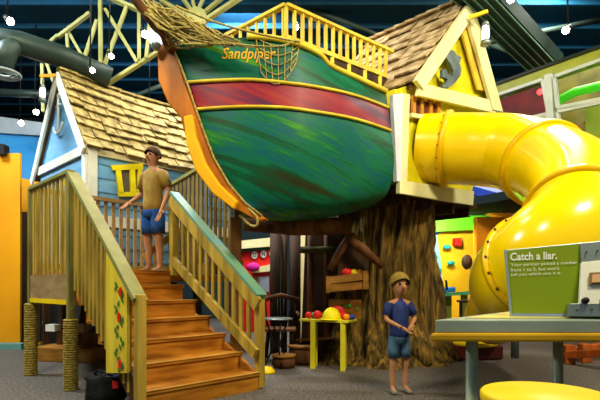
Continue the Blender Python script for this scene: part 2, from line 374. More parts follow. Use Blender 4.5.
for k in range(9): cl.bar(V((K.x, K.y, ZB+.2*k))-A2*.006, V((c01.x, c01.y, ZB+.2*k))-A2*.006, .012, .012)
cl.build('clapboard_edge', mat('clapboard_edge_blue', '5c94c2'), bh)
OV = -W2*.06
Ra = V((ap.x, ap.y, ZR+.03))+OV; Rb_ = V((ap.x, ap.y, ZR+.03))+W2*2.8
Ea = V((K.x, K.y, ZE-.0))-A2*.03+OV; Eb = V((K.x, K.y, ZE-.0))-A2*.03+W2*2.8
Fa = V((c10.x, c10.y, ZE-.12))+A2*.2+OV; Fb = V((c10.x, c10.y, ZE-.12))+A2*.2+W2*2.8
rb = MB(); rb.prism([Ra-V((0,0,.1)), Rb_-V((0,0,.1)), Eb-V((0,0,.03)), Ea-V((0,0,.03))], V((0, 0, -.03))); rb.prism([Ra, Rb_, Fb, Fa], V((0, 0, -.03))); rb.build('roof_board', M['apron'], bh)
sh = shingles(Ra, Rb_, Eb, Ea, 8, 11, .03, .09, .06); sh2 = shingles(Ra, Rb_, Fb, Fa, 8, 10, .022); sh.add(sh2.v, sh2.f); sh.build('roof_shingles', M['shingle'], bh)
rc = MB(); 
sg_ = lambda x: V((0, 0, -.09*math.sin(PI*min(1, x))))
for i in range(12): rc.bar(lerp(Ra, Rb_, i/12)+V((0, 0, .035))+sg_(i/12), lerp(Ra, Rb_, (i+1.15)/12)+V((0, 0, .05))+sg_((i+1.15)/12), .16, .03)
rc.build('ridge_cap', M['shingle'], bh)
tr = MB(); o_ = -W2*.02
tr.bar(Ra+o_-V((0, 0, .07)), Ea+o_-V((0, 0, .07)), .035, .12); tr.bar(Ra+o_-V((0, 0, .07)), Fa+o_-V((0, 0, .07)), .035, .12)
tr.build('barge_board', M['white'], bh)
tb = MB(); tb.bar(V((K.x, K.y, ZE-.02))-W2*.03, V((c10.x, c10.y, ZE-.02))-W2*.03, .03, .13); tb.build('gable_beam', M['white'], bh)
ct = MB(); ct.box(V((K.x, K.y, (ZB+ZE)/2))-A2*.02+W2*.05, (.13, .05, ZE-ZB), W2); ct.box(V((K.x, K.y, (ZB+ZE)/2))-W2*.02+A2*.05, (.05, .13, ZE-ZB), W2); ct.build('corner_trim', M['white'], bh)
fs = MB().bar(Ea+V((0, 0, -.05))-OV*.3, Eb+V((0, 0, -.05)), .03, .09).build('fascia_board', mat('fascia_tan', 'c0b48a'), bh)
MB().bar(V((K.x, K.y, 2.0))-A2*.02, V((c01.x, c01.y, 2.0))-A2*.02, .02, .16).build('white_band', M['white'], bh)
# anchor on the gable
def gb(a, z, o=.06): return K+A2*a+V((0, 0, z))-W2*o
an = MB(); an.tube([gb(1.0, 3.45), gb(.98, 3.95)], .018); an.tube([gb(.88, 3.85), gb(1.1, 3.85)], .014)
an.tube([gb(1.0+.2*math.sin(x), 3.60-.17*math.cos(x)) for x in [(-1.35+.27*i) for i in range(11)]], .018)
an.tube([gb(.98+.04*math.cos(x), 4.0+.04*math.sin(x)) for x in [i*PI/5 for i in range(11)]], .009)
an.build('anchor_emblem', M['white'], bh)
# tilted yellow window
hp = lambda u, v, o=.03: on_plane(u, v, K, W2)-A2*o
wf = MB(); OUT = -A2*.04
for q in ([(109, 166), (141, 164), (141, 170), (111, 171)], [(114, 171), (119, 171), (122, 194), (117, 194)], [(128, 170), (133, 170), (134, 193), (129, 193)], [(116, 193), (139, 192), (139, 197), (117, 197)], [(136, 170), (140, 170), (139, 193), (135, 193)]):
    wf.prism([hp(*p) for p in q], OUT)
w1 = wf.build('window_frame', M['yellow2'], bh)
MB().prism([hp(118, 171, .01), hp(138, 170, .01), hp(136, 194, .01), hp(121, 194, .01)], -A2*.015).build('window_opening', mat('dim_window_interior', '5c5448'), w1)
gtop = MB().box(K+A2*.5-W2*.05+V((0, 0, 2.62)), (.05, .55, .09), W2).build('window_head', M['yellow2'], bh)
# ------------------------------------------------------------------ lantern helper
def lantern(top, label, sc=1.0, grp=None):
    t = V(top); L_ = thing('hanging_lantern', t-V((0, 0, .36*sc)), label, 'lantern')
    c = t-V((0, 0, .2*sc))
    MB().tube([t, t-V((0, 0, .08*sc))], .006).build('hanger', M['iron'], L_)
    MB().lathe(c+V((0, 0, .06*sc)), [(.01, .06*sc), (.03*sc, .05*sc), (.05*sc, 0)], 12).build('hood', M['metal'], L_)
    MB().lathe(c-V((0, 0, .10*sc)), [(.035*sc, 0), (.045*sc, .07*sc), (.035*sc, .155*sc)], 12).build('glass_chimney', M['glow'], L_)
    MB().lathe(c-V((0, 0, .16*sc)), [(.06*sc, 0), (.06*sc, .03*sc), (.04*sc, .06*sc)], 12).build('base', M['metal'], L_)
    g = MB()
    for a in (0, PI/2, PI, 3*PI/2): g.tube([c+V((math.cos(a)*.055*sc, math.sin(a)*.055*sc, -.12*sc)), c+V((math.cos(a)*.055*sc, math.sin(a)*.055*sc, .06*sc))], .004, 5)
    g.build('guard_wire', M['iron'], L_)
    return L_
lt_ = Ra-W2*.22-V((0, 0, .17))
MB().bar(Ra+V((0, 0, -.06)), Ra-W2*.26-V((0, 0, .16)), .03, .04).build('lantern_bracket', M['orange'], bh)
lantern(lt_+V((0, 0, -.02)), 'glowing lantern hanging off the gable peak of the blue cottage', .95)

# ------------------------------------------------------------------ ship
def YC(s): return lerp(5.05, 6.05, s)
def BM(s): return .62*math.sin(min(1, s*1.35)*PI/2)**.8*(1-.18*max(0, s-.5)*2)
rows = {0: [(172, 45), (200, 42), (235, 38), (265, 38), (295, 44), (318, 54), (330, 66), (358, 79), (386, 92)],
 .2: [(183, 83), (215, 81), (250, 80), (285, 83), (315, 87), (345, 93), (368, 100), (388, 108)],
 .35: [(194, 110), (220, 108), (250, 107), (285, 108), (315, 112), (345, 117), (368, 123), (391, 131)],
 .6: [(206, 150), (250, 156), (300, 160), (345, 162), (394, 164)],
 .8: [(224, 183), (262, 194), (300, 199), (345, 198), (388, 192)],
 1: [(252, 210), (285, 216), (312, 218), (345, 214), (374, 206)]}
rows = {q: [V((a, b_, 0)) for a, b_ in r] for q, r in rows.items()}
QK = sorted(rows)
def hpx(s, q):
    pts = [catm(rows[k], s) for k in QK]
    for i in range(len(QK)-1):
        if q <= QK[i+1]+1e-9: break
    u = (q-QK[i])/(QK[i+1]-QK[i]); a, b_ = pts[i], pts[i+1]
    def tan(j):
        if j == 0: return (pts[1]-pts[0])/(QK[1]-QK[0])
        if j == len(QK)-1: return (pts[-1]-pts[-2])/(QK[-1]-QK[-2])
        return (pts[j+1]-pts[j-1])/(QK[j+1]-QK[j-1])
    h = QK[i+1]-QK[i]; m0, m1 = tan(i)*h, tan(i+1)*h
    return a*(2*u**3-3*u*u+1)+m0*(u**3-2*u*u+u)+b_*(-2*u**3+3*u*u)+m1*(u**3-u*u)
def bprof(q): return (.86+.14*math.sin(min(1, q/.45)*PI/2)) if q < .45 else math.sqrt(max(0, 1-((q-.45)/.55)**2))
def HS(s, q):
    p = hpx(s, q); return P(p.x, p.y, YC(s)-BM(s)*bprof(q))
NS, NQ = 40, 40
g = [[HS(j/NS, i/NQ) for j in range(NS+1)] for i in range(NQ+1)]
AX = V((P(385, 90, 6.05)-P(178, 60, 5.05)).xy).normalized(); AX = V((AX.x, AX.y, 0)); NN = V((AX.y, -AX.x, 0))
L0 = P(178, 60, 5.05)
def mir(p):
    d = (p-L0).dot(NN); return p-NN*(2*d)
ship = thing('play_ship', P(310, 221, 5.5), 'green and maroon wooden play ship with yellow stripes, perched on the tree trunk', 'ship')
hb = MB(); fi = lambda i, j: 1 if .2 <= (i+.5)/NQ < .35 else 0
hb.grid(g, fi)
far = [[mir(p) for p in r] for r in g]; hb.grid(far, fi)
hb.grid([[g[0][j], far[0][j]] for j in range(NS+1)], smooth=False)
hb.grid([[lerp(g[NQ][j], far[NQ][j], x) for x in (0, 1)] for j in range(NS+1)])
hb.grid([[g[i][NS], far[i][NS]] for i in range(NQ+1)], smooth=False)
hb.grid([[g[i][0], far[i][0]] for i in range(NQ+1)], smooth=False)
hull = hb.build('hull', [M['hull'], M['hullred']], ship)
dn = V((0, -.012, 0))
for q, r in ((.2, .018), (.35, .018)):
    MB().tube([HS(j/NS, q)+dn for j in range(NS+1)], r, 8).build('stripe_moulding', M['railyel'], hull)
MB().tube([HS(.30+.7*j/NS, 0)+V((0, -.02, .0)) for j in range(NS+1)], .032, 8).build('gunwale_trim', M['railyel'], ship)
# prow
pu_ = [(157, 48), (158, 80), (168, 103), (180, 117), (186, 140), (196, 166), (212, 190), (234, 208), (258, 221)]
pi_ = [(266, 219), (246, 206), (228, 186), (212, 158), (202, 130), (195, 110), (185, 84), (178, 60), (171, 45), (164, 43)]
MB().prism([P(u, v, 4.98) for u, v in pu_+pi_], V((.03, .12, 0))).build('prow_board', M['stem'], ship, .012)
MB().tube([P(u, v, 4.985)+V((0, -.012, 0)) for u, v in [(172, 46), (181, 66), (189, 88), (197, 112), (205, 134), (214, 158), (229, 184), (245, 203), (262, 216)]], .012).build('prow_edge_rope', M['rope'], ship)
MB().prism([P(u, v, 4.93) for u, v in [(183, 116), (192, 114), (196, 138), (205, 163), (219, 184), (237, 201), (233, 209), (212, 193), (195, 170), (186, 144)]], V((.03, .12, 0))).build('yellow_prow_fender', mat('chrome_yellow_paint', 'f4b404'), ship, .015)
# lettering on the bow
bm = bmesh.new(); vv = [bm.verts.new(p) for r in g for p in r]
for i in range(NQ):
    for j in range(NS): bm.faces.new([vv[i*(NS+1)+j], vv[i*(NS+1)+j+1], vv[(i+1)*(NS+1)+j+1], vv[(i+1)*(NS+1)+j]])
tree = BVHTree.FromBMesh(bm); bm.free(); CAM = V((0, 0, H))
def onhull(u, v, off=.008):
    d = V(((u-300)/F, 1, (HZ-v)/F)).normalized(); h_ = tree.ray_cast(CAM, d); return (h_[0] if h_[0] else P(u, v, 5))-d*off
tx = MB(); fit_text(tx, 'Sandpiper', lambda x, y: onhull(222+54*x, 62.5-15*y+1.5*math.sin(x*PI)*0), .25, .012); tx.build('name_lettering', M['letters'], hull)
# stern deck railing
ZT = 4.20
def atz(u, v, z): Y = (z-H)*F/(HZ-v); return V(((u-300)/F*Y, Y, z))
qc, ql, qr = atz(286, 5, ZT), atz(226, 36, ZT), atz(392, 52, ZT)
rl = thing('ship_railing', (qc.x, qc.y, 3.82), 'yellow baluster railing around the raised stern deck of the ship', 'railing')
MB().bar(ql, qc, .07, .035).build('top_rail', M['railyel'], rl); MB().bar(qc, qr, .07, .035).build('top_rail', M['railyel'], rl)
dz = V((0, 0, -.36)); qrb = lerp(qc, qr, .93)
MB().bar(ql+dz, qc+dz, .05, .05).build('bottom_rail', M['railyel'], rl); MB().bar(qc+dz, qrb+dz, .05, .05).build('bottom_rail', M['railyel'], rl)
for i in range(7):
    p = lerp(ql, qc, .12+.14*i); MB().box(p+dz/2, (.028, .028, .36), W2).build('baluster', M['railyel'], rl)
for i in range(15):
    p = lerp(qc, qrb, i/14.); MB().box(p+dz/2, (.034, .034, .36), W2).build('baluster', M['railyel'], rl)
dkp = MB().prism([ql+dz*1.05, qc+dz*1.05, qrb+dz*1.05, qrb+dz*1.05+A2*.9, ql+dz*1.05+W2*.3], V((0, 0, -.04))).build('stern_deck', M['crate'], rl)
for i in range(5):
    p = lerp(qc, qrb, .25+.17*i)+dz; p2_ = p+V((0, 0, -.16))
    MB().bar(p, p2_, .045, .045).build('deck_bracket', M['railyel'], rl)
bk = MB(); 
bk.bar(lerp(qc, qrb, .1)+dz+V((.04, .06, -.1)), qrb+dz+V((.04, .06, -.1)), .05, .16); bk.build('deck_skirt', M['dark'], rl)

# bowsprit, ropes and nets
bs = MB().tube([P(126, -12, 4.5), P(150, 18, 4.75), P(174, 50, 5.0)], [.04, .05, .06], 10).build('bowsprit', M['log'], ship)
def net(corners, nu, nv, r, sagv=0, jit=0):
    a, b_, c_, d_ = corners; g_ = MB()
    def q(x, y):
        p = lerp(lerp(a, b_, x), lerp(d_, c_, x), y); rnd = random.Random(int(x*1000)*7+int(y*1000)); return p+V((rnd.uniform(-jit, jit), rnd.uniform(-jit, jit), -sagv*math.sin(PI*x)*math.sin(PI*min(1, y+.1))+rnd.uniform(-jit, jit)))
    for i in range(nu+1): g_.tube([q(i/nu, k/8) for k in range(9)], r, 5)
    for j in range(nv+1): g_.tube([q(k/10, j/nv) for k in range(11)], r, 5)
    return g_
n1_ = net([P(138, -4, 4.66), P(196, 22, 4.78), P(240, 44, 4.72), P(166, 46, 4.92)], 11, 10, .009, .03, .03)
n1b = net([P(150, 0, 4.7), P(200, 24, 4.85), P(232, 46, 4.76), P(160, 36, 4.95)], 13, 12, .008, .03, .035); n1_.add(n1b.v, n1b.f, 0, True)
for k in range(14):
    u0 = random.uniform(132, 158); n1_.tube([P(u0, random.uniform(-4, 12), 4.66), P(u0+random.uniform(15, 30), random.uniform(10, 30), 4.7), P(u0+random.uniform(35, 60), random.uniform(22, 46), 4.75), P(random.uniform(215, 245), 44, 4.72)], .009, 5)
single(n1_, 'rope_net', M['rope'], 'tangled manila rope netting draped over the bow and bowsprit of the ship', 'net')
def q2(x, y):
    u = 256+44*x+(-1)*y*4+6*y*(1-x)*1.5; v = 38+8*math.sin(PI*x*.9)+y*(30+14*math.sin(PI*(x*.8+.1)))-x*y*12
    return onhull(u, v, .02)
n2_ = MB()
for i in range(7): n2_.tube([q2(i/6, k/8) for k in range(9)], .0055, 5)
for j in range(5): n2_.tube([q2(k/12, j/4) for k in range(13)], .0055, 5)
single(n2_, 'rope_net', M['rope'], 'small rope net hanging over the hull beside the gold lettering', 'net')
rp = MB()
def rope(pts, r=.011): rp.tube([catm([V(p) for p in pts], i/20) for i in range(21)], r, 6)
rope([P(176, 6, 4.6), P(215, 22, 4.6), P(255, 33, 4.68), P(300, 42, 4.8)])
rope([P(165, 3, 4.6), P(205, 32, 4.6), P(240, 46, 4.65), P(262, 47, 4.7)], .007)
rope([P(236, 44, 4.62), P(258, 46, 4.68), P(280, 46, 4.7), P(296, 40, 4.8)], .007)
single(rp, 'mooring_rope', M['rope'], 'loose rope lines slung from the bowsprit along the yellow railing', 'rope')
r3 = MB().tube([P(193, 48, 4.68), P(190, 55, 4.66), P(184, 62, 4.70)], .006, 6)
single(MB().tube([catm([P(246, 207, 5.0), P(256, 216, 4.96), P(257, 225, 4.97), P(250, 225, 5.02), P(240, 215, 5.05)], i/20) for i in range(21)], .014, 6), 'mooring_rope', M['rope'], 'curl of rope looped at the foot of the prow board', 'rope')
# globe lamp at the prow tip
gl = P(156, 37, 4.9); G = thing('globe_lamp', gl-V((0, 0, .1)), 'white globe lamp on the tip of the ship prow', 'lamp')
MB().ball(gl, .085, n=20).build('globe', M['globe'], G); MB().lathe(gl-V((0, 0, .13)), [(.03, 0), (.05, .04), (.05, .06)], 14).build('fitting', M['metal'], G)

# ------------------------------------------------------------------ tree trunk
TC = V((1.26, 7.15, 0)); rnd = random.Random(3)
lob = [(rnd.uniform(0, 6.3), rnd.randint(5, 40), rnd.uniform(.004, .022)) for _ in range(16)]
tg = []; NA = 160
for i in range(61):
    z = 2.75*i/60; base = .63+.28*math.exp(-z/.28)+.10*math.exp(-z/1.2)+.04*max(0, z-1.9)
    row = []
    for k in range(NA):
        a = 2*PI*k/NA; tw = a+.10*math.sin(z*1.7); r = base*(1+.05*math.sin(2*tw+.6)+.07*math.exp(-z/.5)*math.sin(7*tw+1))
        for ph, n_, am in lob: r += am*math.sin(n_*tw+ph+1.2*math.sin(z*2+ph))*(1 if n_ > 12 else 1.4)
        row.append(TC+V((r*math.cos(a), r*math.sin(a), z)))
    row.append(row[0]); tg.append(row)
tk = thing('tree_trunk', TC, 'massive rough barked tree trunk holding up the ship and yellow cottage', 'tree')
tm = MB().grid(tg); tm.build('trunk', M['bark'], tk, merge=True)
rt = MB()
for a, l in ((-.35, 1.05), (-1.9, .98), (-2.6, 1.1), (.3, 1.0), (-1.1, .95)):
    d = V((math.cos(a), math.sin(a), 0)); rt.tube([TC+d*.45+V((0, 0, .55)), TC+d*.72+V((0, 0, .26)), TC+d*l+V((0, 0, .03))], [.22, .17, .05], 10)
rt.build('root', M['bark'], tk)

# ------------------------------------------------------------------ yellow cottage
Hc = V((1.148, 5.8, 0))
yh = thing('yellow_cottage', P(395, 183, 5.8), 'lemon yellow play cottage with cream trim and cedar roof up beside the ship stern', 'playhouse')
yp = lambda u, v, o=0.: on_plane(u, v, Hc, W2)-A2*o
MB().prism([yp(*p) for p in [(396, 184), (400, 88), (412, 84), (463, 12), (489, 100), (470, 203)]], A2*.06).build('wall', M['yellow2'], yh)
# left side wall and floor
lw = Hc; z0, z1 = 2.3, 3.45
MB().prism([V((lw.x, lw.y, z0)), V((lw.x, lw.y, z1)), V((lw.x, lw.y, z1))+A2*1.3, V((lw.x, lw.y, z0))+A2*1.3], W2*.05).build('wall', M['yellow2'], yh)
MB().prism([V((lw.x, lw.y, 2.24))-A2*.05, V((lw.x, lw.y, 2.24))+A2*1.4, V((lw.x, lw.y, 2.24))+A2*1.4+W2*2.15, V((lw.x, lw.y, 2.24))-A2*.05+W2*2.15], V((0, 0, .08))).build('floor_platform', M['dark'], yh)
bm_ = MB()
for k in (.3, .9, 1.5, 2.0): bm_.bar(Hc+W2*k+V((0, 0, 2.17)), Hc+W2*k+A2*1.35+V((0, 0, 2.17)), .06, .13)
bm_.build('floor_joist', M['dark'], yh)
rk = MB(); rk.prism([yp(*p, .1) for p in [(405, 91), (461, 12), (464, 3), (462, 3), (470, 14), (412, 96)]][:0] or [yp(*p, .16) for p in [(405, 84), (461, 4), (465, 17), (413, 93)]], A2*.06)
rk.prism([yp(*p, .15) for p in [(456, 14), (463, 5), (494, 114), (484, 112)]], A2*.05)
rk.build('barge_board', M['cream'], yh)
MB().prism([yp(*p, .13) for p in [(412, 86), (486, 103), (488, 115), (409, 98)]], A2*.05).build('gable_beam', M['cream'], yh)
MB().prism([yp(*p, .07) for p in [(388, 96), (398, 95), (397, 182), (392, 182)]], A2*.05).build('corner_trim', mat('pale_blue_white_trim', 'd4dce8'), yh)
MB().prism([yp(*p, .07) for p in [(398, 95), (405, 96), (402, 183), (397, 182)]], A2*.04).build('corner_trim', M['cream'], yh)
MB().prism([yp(*p, .08) for p in [(394, 181), (469, 192), (468, 206), (394, 194)]], A2*.05).build('skirt_board', M['cream'], yh)
MB().prism([yp(*p, .08) for p in [(454, 24), (460, 22), (480, 92), (473, 91)]], A2*.03).build('inner_trim', mat('gold_trim', 'd8b83c'), yh)
# window with wooden posts
MB().prism([yp(*p, .012) for p in [(410, 99), (440, 105), (440, 120), (409, 116)]], A2*.01).build('window_opening', mat('brown_interior', '5a2c10'), yh)
wp = MB()
for u in (412, 420, 429, 437): wp.prism([yp(u-1.5, 96, .04), yp(u+1.5, 96, .04), yp(u+1, 118, .04), yp(u-2, 118, .04)], A2*.03)
wp.build('window_post', mat('window_post_wood', 'b87c28'), yh)
MB().prism([yp(*p, .07) for p in [(407, 114), (424, 117), (424, 121), (407, 118)]], A2*.05).build('window_sill', M['cream'], yh)
# dolphin
dol = [(434, 50), (440, 52), (446, 54), (448, 58), (453, 60), (451, 66), (453, 72), (452, 79), (446, 86), (441, 90), (435, 90), (433, 88), (438, 86), (439, 82), (434, 80), (434, 72), (437, 72), (440, 78), (444, 79), (445, 74), (442, 67), (437, 60), (434, 54)]
MB().prism([yp(*p, .13) for p in dol], A2*.05).build('dolphin_cutout', M['dolphin'], yh, .004)
# roof
Aa = yp(462, 4, .08); ZA = Aa.z; Dd = yp(406, 87, .08)
Ba = Aa+A2*1.75; Ca = Dd+A2*1.75; Ea2 = yp(492, 112, .08); 
Fa2 = Ea2+A2*1.75
rb = MB(); rb.prism([Aa, Ba, Ca, Dd], V((0, 0, -.04))); rb.prism([Aa, Ba, Fa2, Ea2], V((0, 0, -.04))); rb.build('roof_board', M['log'], yh)
s1 = shingles(Aa, Ba, Ca, Dd, 7, 9, .026, 0, .05); s2 = shingles(Aa, Ba, Fa2, Ea2, 7, 9, .026, 0, .05); s1.add(s2.v, s2.f); s1.build('roof_shingles', M['shingle2'], yh)
rc = MB()
for i in range(9): rc.bar(lerp(Aa, Ba, i/9)+V((0, 0, .04)), lerp(Aa, Ba, (i+1.2)/9)+V((0, 0, .06)), .17, .035)
rc.build('ridge_cap', M['shingle2'], yh)
q0 = yp(456, 23, .2); q1 = q0-A2*.0+V((.24, -.05, .06))
MB().bar(q0, q1, .04, .045).build('lantern_bracket', M['yellow'], yh)
lantern(q1-V((.03, 0, .04)), 'glowing lantern hanging off the gable of the yellow cottage', 1.2)

# ------------------------------------------------------------------ tube slide
TR = .45
ctrl = [P(422, 149, 6.42), P(447, 149, 6.28), P(480, 150, 6.1), P(512, 153, 5.85), P(548, 167, 5.25), P(580, 193, 4.45), P(580, 228, 3.95), P(550, 257, 3.95), P(520, 280, 4.5), P(514, 298, 5.6)]
path = [catm(ctrl, i/72) for i in range(73)]
sl = thing('tube_slide', V((path[-1].x, path[-1].y, 0)), 'glossy yellow spiral tube slide coming out of the yellow cottage', 'slide')
seams = [0, 8, 31, 46, 59, 72]; names = 0
def frame_at(i):
    d = (path[min(i+1, 72)]-path[max(i-1, 0)]).normalized(); x = d.cross(V((0, 0, 1))).normalized(); return d, x, d.cross(x)
for a, b_ in zip(seams[:-1], seams[1:]):
    MB().tube(path[a:b_+1], TR, 40, caps=False).build('tube_section', M['slide'], sl)
for i in seams[1:-1]:
    d, x, y = frame_at(i); fl = MB().tube([path[i]-d*.03, path[i]-d*.028, path[i]+d*.028, path[i]+d*.03], [TR, TR+.036, TR+.036, TR], 40, caps=False).build('flange', M['slideseam'], sl)
    for k in range(20):
        a = 2*PI*(k+.5)/20; MB().ball(path[i]-d*.032+(x*math.cos(a)+y*math.sin(a))*(TR+.02), .014, n=6).build('bolt', M['bolt'], fl)
d, x, y = frame_at(0)
MB().tube([path[0]-d*.02, path[0]-d*.02, path[0]+d*.05, path[0]+d*.05], [TR-.02, TR+.06, TR+.05, TR-.02], 40, caps=False).build('entry_ring', mat('amber_ring', 'b88a10'), sl)
e = path[72]; d, x, y = frame_at(72)
lip = MB(); 
lip.tube([e, e+V((0, .25, -.12)), e+V((.1, .9, -.3))], [TR, TR*.95, TR*.8], 24, caps=False); lip.build('exit_mouth', M['slide'], sl)
bx_ = P(520, 350, 6.75)
MB().box((e.x+.05, e.y+1.5, .11), (.7, .5, .2), V((1, .1, 0))).build('base_block', mat('dark_red_block', '6a2818', '4c1a10'), sl, .02)
MB().lathe((e.x+.05, e.y+1.4, .205), [(.30, 0), (.32, .03), (.30, .05)], 24).build('landing_pad', M['yellow'], sl)
MB().tube([(e.x+.1, e.y+.2, .2), (e.x+.1, e.y+.2, e.z-.3)], .05).build('support_leg', M['metal'], sl)

# orange timber frame at lower right
of = thing('timber_frame', P(590, 360, 6.4), 'low orange brown timber frame on the floor behind the exhibit table', 'timber frame')
for a, b_ in ((P(566, 355, 6.6), P(610, 342, 5.9)), (P(570, 349, 6.9), P(612, 347, 6.9))):
    MB().bar(V((a.x, a.y, .12)), V((b_.x+.2, b_.y, .26)), .12, .1).build('beam', mat('orange_timber', 'b05a20', '8a4014', .6, (6, 6, 3)), of, .01)
for p in (P(568, 360, 6.6), P(585, 352, 6.7)):
    MB().box((p.x, p.y, .13), (.14, .14, .26)).build('leg', MATS['orange_timber'], of, .01)

# ------------------------------------------------------------------ exhibit table
ZT_ = .905
et = thing('exhibit_table', (1.6, 2.85, 0), 'large exhibit table with grey top and mustard edge in the right foreground', 'table')
tp = [(.675, 2.4), (1.47, 3.28), (2.7, 3.28), (2.7, 2.38)]
MB().prism([V((x, y, ZT_-.064)) for x, y in tp], V((0, 0, .064))).build('table_top', M['tabletop'], et, .006)
tq = [(.645, 2.385), (1.46, 3.31), (2.74, 3.31), (2.74, 2.362)]
MB().prism([V((x, y, ZT_-.108)) for x, y in tq], V((0, 0, .044))).build('under_board', M['tableedge'], et, .012)
ins = MB().prism([V((x, y, ZT_)) for x, y in ((.86, 2.5), (1.46, 3.2), (2.6, 3.2), (2.6, 2.5))], V((0, 0, .0045))).build('top_inlay', mat('pale_yellow_inlay', 'ccbe5c', 'b4a648'), et)
for u, Y in ((472, 2.5), (558, 3.1)):
    p = P(u, 340, Y); MB().lathe((p.x, p.y, 0), [(.036, 0), (.036, .02), (.031, .03), (.031, .80)], 20).build('leg', M['leg'], et)
for p in ((2.5, 2.5), (2.5, 3.15)): MB().lathe((p[0], p[1], 0), [(.036, 0), (.031, .03), (.031, .80)], 20).build('leg', M['leg'], et)
# sign panel
sg = thing('sign_panel', P(550, 317, 2.6), 'green instruction sign panel reading Catch a liar standing on the exhibit table', 'sign')
s00, s10, s11, s01 = P(511, 317.5, 2.62), P(612, 318.5, 2.5), P(612, 239.8, 2.57), P(505, 250, 2.69)
bil = lambda x, y: lerp(lerp(s00, s10, x), lerp(s01, s11, x), y)
sn = (s10-s00).cross(s01-s00).normalized(); sn = sn if sn.y < 0 else -sn
MB().prism([s00, s10, s11, s01], -sn*.018).build('panel_back', M['galv'], sg, .003)
gx = .735
MB().prism([bil(.012, .06), bil(gx-.05, .06), bil(gx-.02, .985), bil(.012, .985)], sn*.003).build('green_face', M['sign'], sg)
MB().prism([bil(.005, 0), bil(gx-.05, 0), bil(gx-.05, .058), bil(.005, .058)], sn*.003).build('blue_strip', mat('dusty_blue_strip', '8296b0'), sg)
MB().bar(s00+sn*.004, s01+sn*.004, .008, .014).build('edge_strip', M['galv'], sg)
def spx(u, v):   # point on the sign plane seen at u,v
    r = V(((u-300)/F, 1, (HZ-v)/F)); c = V((0, 0, H)); return c+r*((s00-c).dot(sn)/r.dot(sn))+sn*.006
tt = MB(); fit_text(tt, 'Catch a liar.', lambda x, y: spx(510+47*x, 261.2-1.8*x-8.2*y), 0, .03); tt.build('title_lettering', M['signtxt'], sg)
t2 = MB()
for i, (s_, x1) in enumerate((('Your partner picked a number', 577), ('from 1 to 5, but won\'t', 559), ('tell you which one it is.', 561))):
    fit_text(t2, s_, lambda x, y, i=i, x1=x1: spx(510.5+(x1-510.5)*x, 267.6+i*4.9-2.6*x*(x1-510)/67-4.0*y), 0, .0)
t2.build('body_lettering', M['signtxt'], sg)
# device on the table
dv = thing('lie_detector_box', P(585, 318, 2.52), 'pale sloping instrument box with dial window and two black knobs on the exhibit table', 'exhibit')
MB().prism([spx(580, 263)+sn*.02, spx(612, 260)+sn*.02, spx(612, 306)+sn*.07, spx(575, 306)+sn*.07], -sn*.03).build('front_face', M['beige'], dv, .004)
MB().prism([spx(579.5, 244)+sn*.004, spx(612, 241)+sn*.004, spx(612, 261)+sn*.018, spx(580, 263.5)+sn*.018], -sn*.008).build('top_bracket', M['metal'], dv)
sc_ = MB()
for u, v in ((585, 253), (596, 251.5)): sc_.tube([spx(u, v), spx(u, v)+sn*.03], .0035, 8)
for u, v in ((572, 312), (586, 312), (599, 311.5)): sc_.tube([spx(u, v)+sn*.07, spx(u, v)+sn*.1], .0035, 8)
sc_.build('screw', M['bolt'], dv)
wfb = MB(); wq = lambda u, v, o: spx(u, v)+sn*o
wfb.prism([wq(586, 275, .06), wq(610, 274, .06), wq(610, 286, .065), wq(585, 287, .065)], -sn*.015)
wfo = wfb.build('dial_window', mat('bronze_bezel', '8a6a3a'), dv)
MB().prism([wq(588, 277, .065), wq(610, 276, .065), wq(610, 284, .07), wq(587, 285, .07)], -sn*.01).build('dial_face', mat('peach_dial', 'd8a878'), wfo)
for u in (580, 598):
    a = wq(u, 303, .06); MB().tube([a, a+sn*.035], .016, 16).build('knob', M['iron'], dv)
MB().prism([wq(565, 305.5, .075), wq(612, 304.5, .075), wq(612, 318.5, .075), wq(565, 318, .075)], -sn*.07).build('lower_plate', M['metal'], dv, .004)

# yellow stool
sp = P(545, 393, 1.57)
so = thing('round_stool', (sp.x, sp.y, 0), 'round bright yellow stool seat in front of the exhibit table', 'stool')
MB().lathe((sp.x, sp.y, sp.z-.04), [(.19, 0), (.2, .01), (.2, .032), (.193, .04)], 48).build('seat', M['yellow'], so)
MB().lathe((sp.x, sp.y, 0), [(.17, 0), (.17, .02), (.03, .04), (.03, sp.z-.04)], 24).build('pedestal', M['leg'], so)

# ------------------------------------------------------------------ kids table, toys, crate
kt = thing('play_table', P(330, 369, 6.1), 'small pale yellow play table with toys beside the tree trunk', 'table')
zt = H-(320-HZ)/F*6.1
k0, k1 = P(299, 320, 6.3), P(348, 321, 5.95)
bkd = V((.16, .34, 0))
MB().prism([V((k0.x, k0.y, zt-.03)), V((k1.x, k1.y, zt-.03)), V((k1.x, k1.y, zt-.03))+bkd, V((k0.x, k0.y, zt-.03))+bkd], V((0, 0, .03))).build('table_top', M['tyellow'], kt, .004)
for p in (P(313, 368, 6.2), P(343, 370, 6.02), P(315, 364, 6.42), P(344, 364, 6.26)):
    MB().box((p.x, p.y, (zt-.03)/2), (.065, .05, zt-.03), V((1, -.2, 0))).build('leg', M['tyellow'], kt, .004)
b0, b1 = V((k0.x, k0.y, zt))+bkd+V((.25, 0, 0)), V((k1.x+.05, k1.y, zt))+bkd
MB().prism([b0, b1, b1+V((0, 0, .25)), b0+V((0, 0, .25))], V((0, .02, 0))).build('back_board', M['crate'], kt)
mk = MB()
for fx, fz, c in ((.55, .17, 0), (.68, .17, 0), (.9, .13, 1)):
    p = lerp(b0, b1, fx)+V((0, -.006, fz)); mk.prism([p+V((math.cos(k*PI/4)*.035, 0, math.sin(k*PI/4)*.022)) for k in range(8)], V((0, .004, 0)))
mk.build('painted_mark', mat('leaf_green_paint', '3a8a28'), kt)
